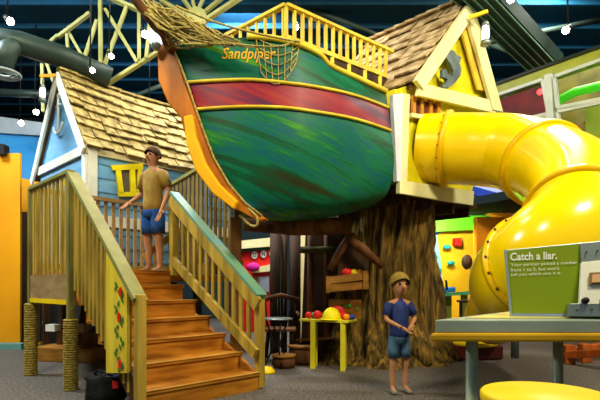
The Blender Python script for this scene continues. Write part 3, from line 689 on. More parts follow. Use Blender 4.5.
hh = P(332, 319, 6.1); hz = zt
ht = thing('hard_hat', (hh.x, hh.y+.08, zt), 'yellow toy hard hat on the play table', 'hat')
hp_ = [(.0001, .15)]+[(.125*math.cos(a), .15*math.sin(a)) for a in [PI/2*(1-i/8) for i in range(1, 9)]]
MB().lathe((hh.x, hh.y+.08, zt+.008), hp_[::-1], 24).build('crown', mat('hat_yellow', 'f0e010'), ht)
MB().lathe((hh.x, hh.y+.06, zt+.001), [(.15, 0), (.155, .006), (.12, .012)], 24).build('brim', MATS['hat_yellow'], ht)
toys = [(306, .045, 'red', 'small red toy ball at the left end of the play table'), (310.5, .04, 'teal', 'small teal toy ball left of the yellow hard hat'), (317, .055, 'red', 'larger red toy ball just left of the yellow hard hat'),
        (346, .05, 'red', 'red toy ball just right of the yellow hard hat'), (351.5, .04, 'orange', 'orange toy ball toward the right end of the play table'), (356, .035, 'dblue', 'dark blue toy ball at the right end of the play table')]
for i, (u, r, c, l) in enumerate(toys):
    p = P(u, 318, 6.2); pos = lerp(V((k0.x, k0.y, 0)), V((k1.x, k1.y, 0)), (u-299)/58)+bkd*(.35+.12*(i % 2)); 
    single(MB().ball((pos.x, pos.y, zt+r), r, (1.1, 1, 1), 14), 'toy_ball', M[c], l, 'toy')
p = lerp(V((k0.x, k0.y, 0)), V((k1.x, k1.y, 0)), .62)+bkd*.78
single(MB().ball((p.x, p.y, zt+.06), .06, (2.0, .6, 1.9), 14), 'toy_crab', M['red'], 'red stuffed toy behind the yellow hard hat', 'toy')

cr = thing('wall_crate', P(348, 293, 6.2), 'slatted wooden crate fixed to the trunk below a log gable', 'crate')
cy = 6.15
for a, b_, cc in (((326, 277), (369, 272), 0), ((326, 285), (369, 281), 0)):
    q = [P(a[0], a[1], cy), P(b_[0], b_[1], cy+.1), P(b_[0], b_[1]+7.4, cy+.1), P(a[0], a[1]+7.4, cy)]
    MB().prism(q, V((0, .025, 0))).build('slat', M['crate'], cr, .003)
MB().prism([P(326, 293, cy+.03), P(369, 289, cy+.13), P(369, 289, cy+.4), P(326, 293, cy+.3)], V((0, 0, .02))).build('bottom', M['crate'], cr)
MB().prism([P(326, 276, cy), P(330, 276, cy), P(330, 293, cy), P(326, 293, cy)], V((0, -.02, 0))).build('corner_post', M['crate'], cr)
MB().prism([P(363, 271, cy+.08), P(368, 270, cy+.08), P(368, 289, cy+.08), P(363, 289.5, cy+.08)], V((0, -.02, 0))).build('corner_post', M['crate'], cr)
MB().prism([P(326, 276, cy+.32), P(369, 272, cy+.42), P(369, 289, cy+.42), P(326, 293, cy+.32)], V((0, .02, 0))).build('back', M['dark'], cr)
for u, r, c, l in ((347, .07, 'red', 'red toy apple on the left inside the wall crate'), (354, .06, 'yellow', 'yellow toy lemon in the middle of the wall crate'), (359, .055, 'orange', 'orange toy fruit on the right inside the wall crate')):
    p = P(u, 273, cy+.2); single(MB().ball(p, r, (1.15, 1, .9), 14), 'toy_fruit', M[c], l, 'toy')
p = P(361.5, 262, cy+.3)
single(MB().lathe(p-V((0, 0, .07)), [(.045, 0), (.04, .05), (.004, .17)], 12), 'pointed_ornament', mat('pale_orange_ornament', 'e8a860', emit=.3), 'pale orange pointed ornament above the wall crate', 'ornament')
gbl = thing('log_gable', P(350, 262, 6.25), 'rustic A shaped gable of two brown logs over the wall crate', 'gable')
MB().tube([P(352, 233, 6.2), P(341, 250, 6.18), P(330, 270, 6.15)], [.05, .055, .045], 9).build('log', M['log'], gbl)
MB().tube([P(347, 237, 6.15), P(364, 250, 6.12), P(383, 267, 6.1)], [.055, .065, .04], 9).build('log', M['log'], gbl)
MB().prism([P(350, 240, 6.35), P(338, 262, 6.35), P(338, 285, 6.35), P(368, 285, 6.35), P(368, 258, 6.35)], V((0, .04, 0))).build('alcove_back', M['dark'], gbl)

# dark hut beneath the ship
hut = thing('log_hut', P(318, 362, 7.0), 'dark plank hut wall with shelves beneath the ship, left of the trunk', 'hut')
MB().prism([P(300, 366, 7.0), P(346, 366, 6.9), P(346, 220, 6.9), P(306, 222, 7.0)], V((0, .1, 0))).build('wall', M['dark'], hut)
for u, r in ((310, .05), (326, .045)): MB().tube([P(u, 366, 6.85), P(u+1, 222, 6.85)], r, 9).build('upright_log', M['log'], hut)
MB().tube([P(272, 226, 6.6), P(300, 228, 6.6), P(342, 226, 6.6)], .10, 12).build('beam_log', M['log'], hut)
MB().tube([P(300, 250, 6.8), P(336, 250, 6.75)], .05, 9).build('beam_log', mat('mossy_log', '4a4a2a', '2e2e18', .8), hut)
MB().prism([P(296, 341, 6.6), P(334, 339, 6.5), P(336, 339, 6.8), P(298, 341, 6.9)], V((0, 0, .03))).build('shelf', M['crate'], hut)
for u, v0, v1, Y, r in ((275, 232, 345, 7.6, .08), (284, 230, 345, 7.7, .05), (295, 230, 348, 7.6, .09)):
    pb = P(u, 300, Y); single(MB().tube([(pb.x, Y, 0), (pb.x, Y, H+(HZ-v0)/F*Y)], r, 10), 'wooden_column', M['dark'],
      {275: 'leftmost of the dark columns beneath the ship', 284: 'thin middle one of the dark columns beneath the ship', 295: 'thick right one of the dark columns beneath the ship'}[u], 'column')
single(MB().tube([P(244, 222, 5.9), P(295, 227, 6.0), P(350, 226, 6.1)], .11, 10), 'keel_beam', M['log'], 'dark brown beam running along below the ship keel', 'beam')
for u, v, Y, r, h_, l in ((284, 357, 6.3, .15, .17, 'low log stump stool left of the shelf under the ship'), (303, 358, 6.6, .2, .26, 'wider log stump stool in front of the dark hut wall')):
    p = P(u, v, Y); p = V((p.x, Y, 0)); t = thing('log_stool', p, l, 'stool')
    MB().lathe(p, [(r*.9, 0), (r, .05), (r*.95, h_-.03)], 18).build('stump', M['log'], t); MB().lathe(p+V((0, 0, h_-.03)), [(r*1.05, 0), (r*1.05, .03)], 18).build('seat', M['crate'], t)

# wooden armchair and small table under the ship
ch = thing('armchair', P(280, 350, 6.9), 'dark wooden spindle backed armchair behind the stair rail under the ship', 'chair')
cx, cyy = P(280, 300, 6.9).x, 6.9
MB().box((cx, cyy, .45), (.46, .42, .04)).build('seat', M['log'], ch, .01)
for sx in (-1, 1):
    for sy in (-1, 1): MB().tube([(cx+sx*.16, cyy+sy*.15, .44), (cx+sx*.21, cyy+sy*.2, 0)], .02, 8).build('leg', M['iron'], ch)
for i in range(6):
    x_ = cx-.2+i*.08; MB().tube([(x_, cyy+.19, .46), (x_*1+(x_-cx)*.15, cyy+.26, .88)], .011, 6).build('spindle', M['iron'], ch)
MB().tube([(cx-.26, cyy+.22, .86), (cx, cyy+.31, .93), (cx+.26, cyy+.22, .86)], .035, 8).build('crest_rail', M['log'], ch)
for sx in (-1, 1): MB().tube([(cx+sx*.24, cyy+.22, .68), (cx+sx*.27, cyy-.18, .66)], .022, 8).build('arm', M['log'], ch)
tb_ = thing('cafe_table', P(277, 350, 6.3), 'small thin round grey table in front of the dark armchair', 'table')
tx_, ty_ = P(277, 318, 6.3).x, 6.3; tz = H-33/F*6.3
MB().lathe((tx_, ty_, tz-.02), [(.20, 0), (.21, .01), (.2, .02)], 28).build('table_top', M['metal'], tb_)
for a in range(4):
    c_, s_ = math.cos(a*PI/2+.4), math.sin(a*PI/2+.4); MB().tube([(tx_+c_*.15, ty_+s_*.15, tz-.02), (tx_+c_*.04, ty_+s_*.04, .3), (tx_+c_*.18, ty_+s_*.18, 0)], .012, 6).build('leg', M['iron'], tb_)
# yellow thing on the floor by the right newel
p = P(266, 365, 5.9)
single(MB().lathe((p.x, p.y, 0), [(.11, 0), (.115, .02), (.07, .07), (.01, .085)], 20), 'floor_cone', M['yellow'], 'small yellow dome marker on the floor beside the right stair post', 'marker')

# red facade with letter plaques
rf = thing('red_facade', P(256, 350, 11), 'red toy shop front with cream cornice and round letter plaques seen under the ship', 'shop front')
MB().prism([P(238, 245, 11), P(274, 243, 11), P(274, 340, 11), P(238, 340, 11)], V((0, .2, 0))).build('wall', M['red'], rf)
MB().prism([P(238, 241, 10.9), P(276, 237, 10.9), P(276, 246, 10.9), P(238, 249, 10.9)][:4], V((0, .3, 0))).build('cornice', M['cream'], rf)
MB().prism([P(238, 249, 10.95), P(276, 246, 10.95), P(276, 249, 10.95), P(238, 252, 10.95)], V((0, .1, 0))).build('green_moulding', mat('dark_green_trim', '2c5a34'), rf)
for u, v, ch_ in ((254.5, 255, 'O'), (263.5, 254, 'N'), (272, 253, 'S')):
    c = P(u, v, 10.97); pl = MB().prism([c+V((math.cos(k*PI/8)*.065, 0, math.sin(k*PI/8)*.085)) for k in range(16)], V((0, .03, 0))).build('letter_plaque', M['white'], rf)
    lt2 = MB(); fit_text(lt2, ch_, lambda x, y, c=c: c+V(((x-.5)*.075, -.006, (y-.5)*.10)), 0, .02); lt2.build('letter', mat('letter_ink', '24405c'), pl)
MB().prism([P(252, 268, 10.9), P(273, 264, 10.9), P(273, 271, 10.9), P(252, 273, 10.9)], V((0, .1, 0))).build('awning', M['cream'], rf)
MB().ball(P(253, 267, 10.85), .13, (1.2, .4, .8)).build('pink_ornament', mat('magenta_paint', 'c8248c'), rf)
MB().prism([P(257, 277, 10.95), P(269, 276, 10.95), P(269, 292, 10.95), P(257, 292, 10.95)], V((0, .04, 0))).build('window', mat('grey_pane', '8c94a0'), rf)
MB().prism([P(271, 274, 10.9), P(275, 274, 10.9), P(275, 300, 10.9), P(271, 300, 10.9)], V((0, .1, 0))).build('blue_door', mat('mid_blue_paint', '3c7cd0'), rf)
wf2 = thing('cream_facade', P(300, 350, 10.5), 'cream shop front with brick pillar seen between the dark columns under the ship', 'shop front')
MB().prism([P(296, 232, 10.5), P(320, 232, 10.5), P(320, 345, 10.5), P(296, 345, 10.5)], V((0, .2, 0))).build('wall', mat('cream_wall', 'e8e0b0', 'd4cc98'), wf2)
MB().prism([P(295, 245, 10.4), P(298.5, 245, 10.4), P(298.5, 345, 10.4), P(295, 345, 10.4)], V((0, .1, 0))).build('brick_pillar', mat('brick_orange', 'b4643c', '8c4428', .7, (3, 3, 30)), wf2)

# ------------------------------------------------------------------ under the landing
us = thing('low_steps', P(70, 355, 7.0), 'low brown wooden steps on the floor beneath the landing', 'steps')
q = P(72, 355, 6.9)
MB().box((q.x, q.y, .1), (1.0, .45, .2), V((1, -.25, 0))).build('lower_step', M['crate'], us, .01)
MB().box((q.x+.15, q.y+.3, .2), (.9, .4, .4), V((1, -.25, 0))).build('upper_step', M['log'], us, .01)
for u, l, c in ((53, 'pale grey wooden block at the left end of the low brown steps', 'white'), (88, 'patterned grey brick at the right end of the low brown steps', 'apron')):
    p = P(u, 344, 7.1); single(MB().box((p.x, 7.1 if u == 53 else 6.9, .465 if u == 88 else .45), (.16, .12, .1 if u == 53 else .12), V((1, -.25, 0))), 'toy_block', M[c], l, 'block')
for u0, u1 in ((60, 66), (78, 86)):
    single(MB().bar(V((P(u0, 345, 7.5).x, 7.5, 0)), V((P(u1, 300, 7.5).x, 7.6, 1.14)), .1, .1), 'slanted_prop', M['log'], 'slanted brown prop under the landing, %s of the low steps' % ('left half' if u0 == 60 else 'right half'), 'prop')
# black bag
bgp = V((-1.80, 4.42, 0)); bg = thing('black_bag', bgp, 'black cloth bag slumped on the floor by the foot of the left handrail', 'bag')
bb_ = MB(); prof = [(.13, 0), (.18, .04), (.175, .12), (.15, .2), (.165, .235), (.12, .27), (.03, .262)]
nn = 28; vs = []
for r, z in prof:
    for k in range(nn):
        a = 2*PI*k/nn; rr = r*(1+.10*math.sin(3*a+z*9)+.06*math.sin(7*a+z*25)); vs.append(bgp+V((rr*math.cos(a), rr*.85*math.sin(a), z+.014*math.sin(4*a)*(z > .1))))
bb_.add(vs, [(i*nn+k, i*nn+(k+1) % nn, (i+1)*nn+(k+1) % nn, (i+1)*nn+k) for i in range(len(prof)-1) for k in range(nn)]+[tuple(range(nn))[::-1], tuple(range((len(prof)-1)*nn, len(prof)*nn))], 0, True)
bb_.build('sack', M['black'], bg)
MB().tube([bgp+V((-.1, -.03, .25)), bgp+V((-.02, -.08, .31)), bgp+V((.08, -.05, .25))], .012, 6).build('strap', M['black'], bg)
MB().box(bgp+V((.13, -.08, .18)), (.05, .04, .07), V((1, .5, 0))).build('red_tag', M['red'], bg, .005)
MB().box(bgp+V((.10, -.06, .25)), (.12, .06, .02), V((1, .3, 0))).build('blue_flap', mat('slate_blue_cloth', '44607c'), bg, .005)

# ------------------------------------------------------------------ left background
def slab(name, pts, Y, th, m_, label, cat, bev=0):
    return single(MB().prism([P(u, v, Y) for u, v in pts], V((0, th, 0))), name, m_, label, cat, bevel=bev)
slab('exhibit_wall', [(-40, 155), (20, 153), (20, 346), (-40, 346)], 8.2, .05, M['orangew'], 'tall orange exhibit panel at the far left edge', 'panel')
slab('exhibit_wall', [(19, 178), (50, 183), (50, 340), (19, 340)], 9.0, .25, M['orangew'], 'orange exhibit panel between the tall left panel and the blue cottage', 'panel')
slab('plinth', [(-40, 344), (21, 344), (21, 350), (-40, 350)], 7.98, .2, mat('teal_grey_plinth', '5c8c84'), 'teal grey plinth under the tall left orange panel', 'plinth')
slab('grey_partition', [(19, 212), (36, 212), (36, 342), (19, 342)], 8.6, .15, mat('taupe_panel', '7c6c5c'), 'narrow taupe partition beside the tall left orange panel', 'partition')
cbn = thing('dark_cabinet', P(50, 342, 8.8), 'dark grey cabinet with a white handle seen beneath the landing', 'cabinet')
MB().prism([P(30, 290, 8.8), P(105, 290, 8.8), P(105, 343, 8.8), P(30, 343, 8.8)], V((0, .15, 0))).build('body', mat('charcoal_panel', '3c3a34'), cbn)
MB().prism([P(42, 321, 8.75), P(48, 321, 8.75), P(48, 323.5, 8.75), P(42, 323.5, 8.75)], V((0, .04, 0))).build('handle', M['white'], cbn)
MB().prism([P(17, 342, 8.7), P(40, 342, 8.7), P(40, 345.5, 8.7), P(17, 345.5, 8.7)], V((0, .1, 0))).build('yellow_kick_strip', M['yellow'], cbn)
slab('blue_wall_panel', [(-60, 128), (52, 138), (52, 200), (-60, 200)], 12, .3, M['wallblue'], 'bright blue wall panel high up behind the orange panels at left', 'panel')
slab('white_beam', [(-60, 108), (52, 124), (52, 136), (-60, 129)], 11.9, .3, mat('pale_grey_beam', 'b4c4cc'), 'long pale grey beam over the blue wall panel at left', 'beam')
slab('wall_speaker', [(-4, 143), (4, 144), (4, 154), (-4, 154)], 8.1, .15, M['iron'], 'small black speaker box on top of the tall left orange panel', 'speaker')

# ------------------------------------------------------------------ right background: climbing area
cw = thing('climbing_wall', P(460, 345, 10.5), 'bright yellow climbing wall with a blue painted edge behind the tree trunk', 'climbing wall')
MB().prism([P(u, v, 10.5) for u, v in [(420, 232), (450, 228), (472, 224), (530, 222), (530, 340), (436, 340)]], V((0, .2, 0))).build('wall', mat('climb_yellow', 'ffd020', 'f8c418', .6, (.5, .5, .5)), cw)
MB().prism([P(u, v, 10.45) for u, v in [(426, 238), (436, 230), (441, 262), (444, 300), (436, 300)]], V((0, .05, 0))).build('pale_blue_patch', mat('pale_blue_paint', '8cc4d0'), cw)
MB().prism([P(u, v, 10.4) for u, v in [(428, 235), (446, 224), (458, 223), (440, 233), (430, 238)]], V((0, .1, 0))).build('blue_arch', M['dblue'], cw)
holds = [(447, 247, 'highest teal hold left of the red one'), (451, 263, 'teal hold in the middle of the wall'), (438, 270, 'teal hold at the left edge, middle height'), (436, 283, 'teal hold at the left edge, lower down'), (442, 292, 'lowest teal hold near the blue ledge'), (434, 257, 'teal hold at the left edge, higher up')]
for u, v, l in holds:
    c = P(u, v, 10.38); single(MB().ball(c, .075, (1.2, .8, .7), 10), 'climbing_hold', M['teal'], l.replace('hold', 'climbing hold', 1)+' on the yellow wall', 'climbing hold')
c = P(457, 242, 10.4); single(MB().box(c, (.13, .2, .16)), 'red_sign', M['red'], 'small red square sign on the yellow climbing wall', 'sign')
kt2 = thing('activity_table', P(452, 345, 8.6), 'green edged activity table with a blue tray beyond the trunk', 'table')
MB().prism([P(433, 294, 8.6), P(470, 291, 8.6), P(470, 291, 9.2), P(433, 294, 9.2)], V((0, 0, -.06))).build('table_top', mat('mint_green_top', '58b878'), kt2)
MB().prism([P(434, 289, 8.8), P(456, 287, 8.8), P(456, 292, 8.8), P(434, 294, 8.8)], V((0, .3, 0))).build('blue_tray', mat('tray_blue', '2880d8'), kt2, .02)
for u in (437, 450, 466): p = P(u, 300, 8.7); MB().box((p.x, 8.8, .45), (.1, .08, .9)).build('leg', mat('olive_leg', '8a9430'), kt2)
p = P(447, 290, 8.75); MB().tube([p, p+V((-.02, 0, .18))], .022, 8).build('handle', M['iron'], kt2)
stl = thing('bar_stool', P(465, 335, 8.3), 'small brown stool next to the green activity table', 'stool'); p = P(466, 300, 8.3)
MB().lathe((p.x, 8.3, p.z-.04), [(.15, 0), (.16, .04)], 16).build('seat', M['log'], stl)
for sx in (-1, 1): MB().box((p.x+sx*.09, 8.3, (p.z-.04)/2), (.04, .05, p.z-.04)).build('leg', M['dark'], stl)
slab('green_bulkhead', [(424, 212), (500, 204), (508, 218), (508, 228), (424, 232)], 10.15, .3, M['green'], 'lime green curved bulkhead above the climbing wall', 'bulkhead')
slab('orange_fascia', [(424, 208), (500, 201), (500, 204), (424, 212)], 10.1, .3, M['orange'], 'thin orange strip on top of the lime green bulkhead', 'trim')
slab('orange_board', [(477, 217), (520, 217), (520, 341), (477, 341)], 9.2, .2, M['orange'], 'plain orange board behind the tube slide, right of the climbing wall', 'panel')
slab('orange_canopy', [(462, 191), (540, 212), (540, 228), (462, 205)], 9.8, .25, mat('deep_orange_paint', 'f0a020'), 'slanted orange canopy under the blue canopy strip below the slide', 'canopy')
slab('blue_canopy', [(466, 184), (545, 206), (545, 217), (466, 192)], 9.5, .12, M['dblue'], 'slanted royal blue canopy strip seen below the tube slide', 'canopy')
slab('lavender_canopy', [(466, 176), (560, 186), (560, 208), (466, 185)], 9.64, .1, M['lav'], 'pale lavender canopy panel just below the upper slide tube', 'canopy')
p = P(467, 262, 9.6)
pl_ = single(MB().ball(p, .14, (.8, .6, 1.1), 10), 'wall_pouch', M['dark'], 'dark brown rounded pouch mounted on the yellow climbing wall', 'pouch')
# ------------------------------------------------------------------ upper right gallery windows
w0, w1_ = P(487, 92, 8.6), P(600, 52, 6.9); wd = V((w1_.x-w0.x, w1_.y-w0.y, 0)).normalized(); wn = V((-wd.y, wd.x, 0)); wn = wn if wn.y < 0 else -wn
gy = lambda u, v, o=0: on_plane(u, v, V((w0.x, w0.y, 0)), wd)+wn*o
def quad(q, o, th, name, m_, par=None):
    b_ = MB().prism([gy(u, v, o) for u, v in q], -wn*th); return b_
struct(quad([(440, 106), (487, 89), (640, 34), (640, 46), (487, 99), (440, 116)], .0, .2, '', 0), 'trim_1', M['limebeam'])
struct(quad([(440, 104), (487, 86), (640, 31), (640, 34), (487, 89), (440, 106)], .03, .2, '', 0), 'trim_2', mat('dark_trim', '1c2a24'))
def window(idx, outer, wd_px, m_back, name):
    n_ = len(outer); cx_ = sum(p[0] for p in outer)/n_; cy_ = sum(p[1] for p in outer)/n_
    fr = thing(name, gy(cx_, cy_), 'x', 'x'); del fr['label']; del fr['category']; fr['kind'] = 'structure'
    f_ = MB()
    for i in range(n_):
        a, b_ = outer[i], outer[(i+1) % n_]; f_.bar(gy(*a, .03), gy(*b_, .03), .05, .05)
    f_.build('window_frame', M['winframe'], fr)
    MB().prism([gy(*p, .0) for p in outer], -wn*.006).build('pane', M['glass'], fr)
    return fr
window(1, [(488, 99), (544, 80), (550, 114), (488, 128)], 2, None, 'window_1')
window(2, [(556, 77), (640, 47), (640, 92), (559, 108)], 2, None, 'window_2')
window(3, [(559, 112), (640, 95), (640, 150), (566, 160)], 2, None, 'window_3')
window(4, [(488, 132), (550, 118), (553, 150), (488, 160)], 2, None, 'window_4')
struct(quad([(546, 76), (553, 74), (558, 165), (551, 165)], .06, .1, '', 0), 'trim_3', M['winframe'])
# rooms behind the glass
struct(MB().prism([V((w0.x, w0.y, 2.55))-wd*1.2, V((w0.x, w0.y, 2.55))+wd*3.2, V((w0.x, w0.y, 2.55))+wd*3.2-wn*2, V((w0.x, w0.y, 2.55))-wd*1.2-wn*2], V((0, 0, .15))), 'floor_gallery', M['wall'])
gb2 = lambda u, v, o: on_plane(u, v, V((w0.x, w0.y, 0))-wn*o, wd)
slabw = lambda q, o, m_, name, label, cat: single(MB().prism([gb2(u, v, o) for u, v in q], -wn*.1), name, m_, label, cat)
slabw([(470, 108), (548, 80), (551, 150), (470, 170)], 1.2, M['maroon'], 'maroon_wall', 'dark maroon wall seen through the left gallery window', 'wall panel')
slabw([(553, 78), (680, 45), (680, 180), (562, 180)], 1.6, M['bronze'], 'bronze_wall', 'dark bronze wall seen through the right gallery windows', 'wall panel')
ga = MB(); ga.tube([gb2(558, 101, .5), gb2(575, 92, .5), gb2(600, 86, .5), gb2(640, 84, .5)], .07, 10)
single(ga, 'green_arch', mat('neon_green', '48d020', emit=.5), 'bright green curved tube behind the upper right gallery window', 'decoration')
slabw([(585, 104), (640, 95), (640, 170), (588, 176)], .3, mat('pale_lime', 'b4c84c'), 'lime_panel', 'pale lime panel behind the lower right gallery window', 'panel')
slabw([(566, 130), (584, 122), (586, 180), (570, 181)], .4, mat('multicolour_poster', 'e0c080', '3c70b0', .6, (6, 6, 6), 2, c3='d04830'), 'poster', 'colourful patterned poster behind the lower right gallery window', 'poster')
slabw([(520, 122), (550, 116), (552, 190), (520, 192)], .3, mat('cyan_panel', '2c98b0'), 'cyan_panel', 'cyan panel behind the lower left gallery window, above the slide', 'panel')
c = gb2(540, 92, .6); single(MB().ball(c, .05), 'red_lamp', M['redglow'], 'tiny glowing red lamp behind the maroon gallery window', 'lamp')

# ------------------------------------------------------------------ ceiling: trusses, ducts, lamps
def truss(label, Y, members, hub=None):
    a, b_, w = members[0]; t = thing('roof_truss', P(*members[0][0], Y), label, 'truss')
    for i, (a, b_, w) in enumerate(members):
        ya = Y+(i % 3)*.03; MB().bar(P(*a, ya), P(*b_, ya), .05, w/F*Y, V((.2, -1, .1))).build('truss_member', M['truss'], t)
    if hub: MB().prism([P(hub[0]+hub[2]*math.cos(k*PI/4), hub[1]+hub[2]*math.sin(k*PI/4), Y-.05) for k in range(8)], V((0, .04, 0))).build('gusset_plate', M['truss'], t)
truss('main yellow green roof truss with a tall upright left of the ship bow', 8.0, [((100, -20), (101, 90), 6.5), ((100, -6), (160, 19), 6), ((101, 88), (158, 52), 5.5), ((105, 9), (137, 62), 3), ((127, 6), (104, 66), 4), ((139, 12), (139, 60), 4), ((150, 18), (146, 58), 3), ((97, 20), (85, 56), 3.5)])
truss('smaller yellow green truss hanging over the left duct', 8.8, [((90, 13), (58, 37), 4.5), ((67, 34), (69, 76), 4), ((69, 33), (82, 56), 3), ((58, 35), (50, 42), 3), ((42, 64), (43, 112), 3), ((46, 62), (54, 84), 3), ((62, 60), (57, 78), 3), ((80, 70), (78, 86), 3)])
truss('fan shaped yellow green truss joint behind the bow netting', 8.4, [((196, 16), (188, -20), 5), ((196, 16), (212, -22), 5), ((198, 18), (236, -14), 5), ((200, 24), (258, -14), 7), ((194, 14), (172, -16), 4.5), ((192, 18), (160, 0), 4.5), ((196, 18), (180, 48), 6)], (196, 17, 11))
du = thing('air_duct', P(40, 55, 7.2), 'big round green grey air duct crossing the ceiling at upper left', 'duct')
MB().tube([P(-30, 36, 7.0), P(20, 43, 7.2), P(60, 56, 7.5), P(110, 78, 7.9)], .17, 20).build('duct_pipe', M['duct'], du)
MB().tube([P(20, 42, 7.2), P(8, 50, 7.1), P(2, 66, 7.0)], .15, 18).build('branch_pipe', M['duct'], du)
dv_ = MB(); c = P(4, 74, 6.9); 
for r in (.09, .15, .21): dv_.tube([c+V((math.cos(a)*r, math.sin(a)*r, 0)) for a in [2*PI*k/20 for k in range(21)]], .02, 6)
dv_.build('round_diffuser', mat('grey_diffuser', '8c9894', metal=.3), du)
rd = thing('ribbed_air_duct', P(510, 30, 7.5), 'dark green ribbed rectangular air duct running down to the gallery at upper right', 'duct')
a, b_ = P(455, -30, 6.4), P(548, 66, 8.4)
MB().bar(a, b_, .5, .25).build('duct_body', M['duct2'], rd)
rb = MB()
for k in range(5): o = (k-2)*.11; sx = (b_-a).cross(V((0, 0, 1))).normalized()*o; rb.bar(a+sx+V((0, 0, -.14)), b_+sx+V((0, 0, -.14)), .015, .02)
rb.build('rib', mat('pale_rib', '5c8478'), rd)
pp = MB()
for i, (a, b_, Y, r) in enumerate(((( -10, 92), (80, 96), 10, .08), ((350, -6), (560, 70), 10, .06), ((300, 4), (400, 44), 9.5, .05), ((480, 44), (600, 20), 9, .05), ((100, 110), (200, 70), 10.5, .05))):
    single(MB().tube([P(*a, Y), P(*b_, Y+.3)], r, 10), 'ceiling_pipe', M['duct'], ['straight pipe at far left just over the pale grey beam', 'long pipe running from above the railing to the gallery windows', 'short pipe behind the ship railing', 'pipe crossing beneath the ribbed duct at upper right', 'thin pipe behind the blue cottage ridge'][i], 'pipe')
lamps = [(10, 21, 6.8, 'round ceiling spotlight in the top left corner'), (92, 70, 7.4, 'ceiling spotlight at the foot of the main truss upright'), (111, 56, 7.2, 'ceiling spotlight right of the main truss upright'),
 (145, 34, 7.0, 'ceiling spotlight beside the globe lamp and ship prow'), (150, 102, 9.5, 'far ceiling spotlight over the blue cottage ridge'), (36, 112, 10, 'far ceiling spotlight left of the blue cottage peak, upper of two'),
 (21, 123, 10.6, 'far ceiling spotlight at left, lower of two'), (296, 27, 7.6, 'ceiling spotlight seen through the ship railing balusters'), (566, 30, 7.4, 'ceiling spotlight above the right gallery window'), (511, -1, 6.5, 'ceiling spotlight at the top edge above the ribbed duct'), (366, -6, 8, 'ceiling spotlight above the ship railing at the top edge')]
def light(kind, loc, e_, col=(1, .9, .72), size=.1, par=None, spot=None, rot=None):
    l = bpy.data.lights.new(kind.lower()+'_light', kind); l.energy = e_; l.color = col
    if kind == 'AREA': l.size = size
    else: l.shadow_soft_size = size
    if spot: l.spot_size = spot; l.spot_blend = .6
    o = bpy.data.objects.new('lamp_light', l); COL.objects.link(o)  # source without a fixture, unseen in the frame
    if par is not None: o.parent = par; o.location = V(loc)-V(par['_b'])
    else: o.location = loc
    if rot is not None: o.rotation_euler = V(rot).to_track_quat('-Z', 'Y').to_euler()
    return o
for i, (u, v, Y, l) in enumerate(lamps):
    c = P(u, v, Y); L_ = thing('ceiling_spotlight', c, l, 'lamp', 'ceiling spotlights')
    r = (5.2 if i in (0, 3, 8, 9) else 3.8)/F*Y*.75
    d = (V((0, 3, 1.2))-c).normalized()
    MB().tube([c-d*.22, c-d*.01], [r*.7, r*1.1], 16).build('housing', M['iron'], L_)
    MB().ball(c+d*.02, r*.9, n=14).build('bulb', M['bulb'], L_)
    MB().tube([c-d*.15, V((c.x, c.y, 6.5)) if c.z < 6.5 else c-d*.16], .012, 6).build('stem', M['iron'], L_)

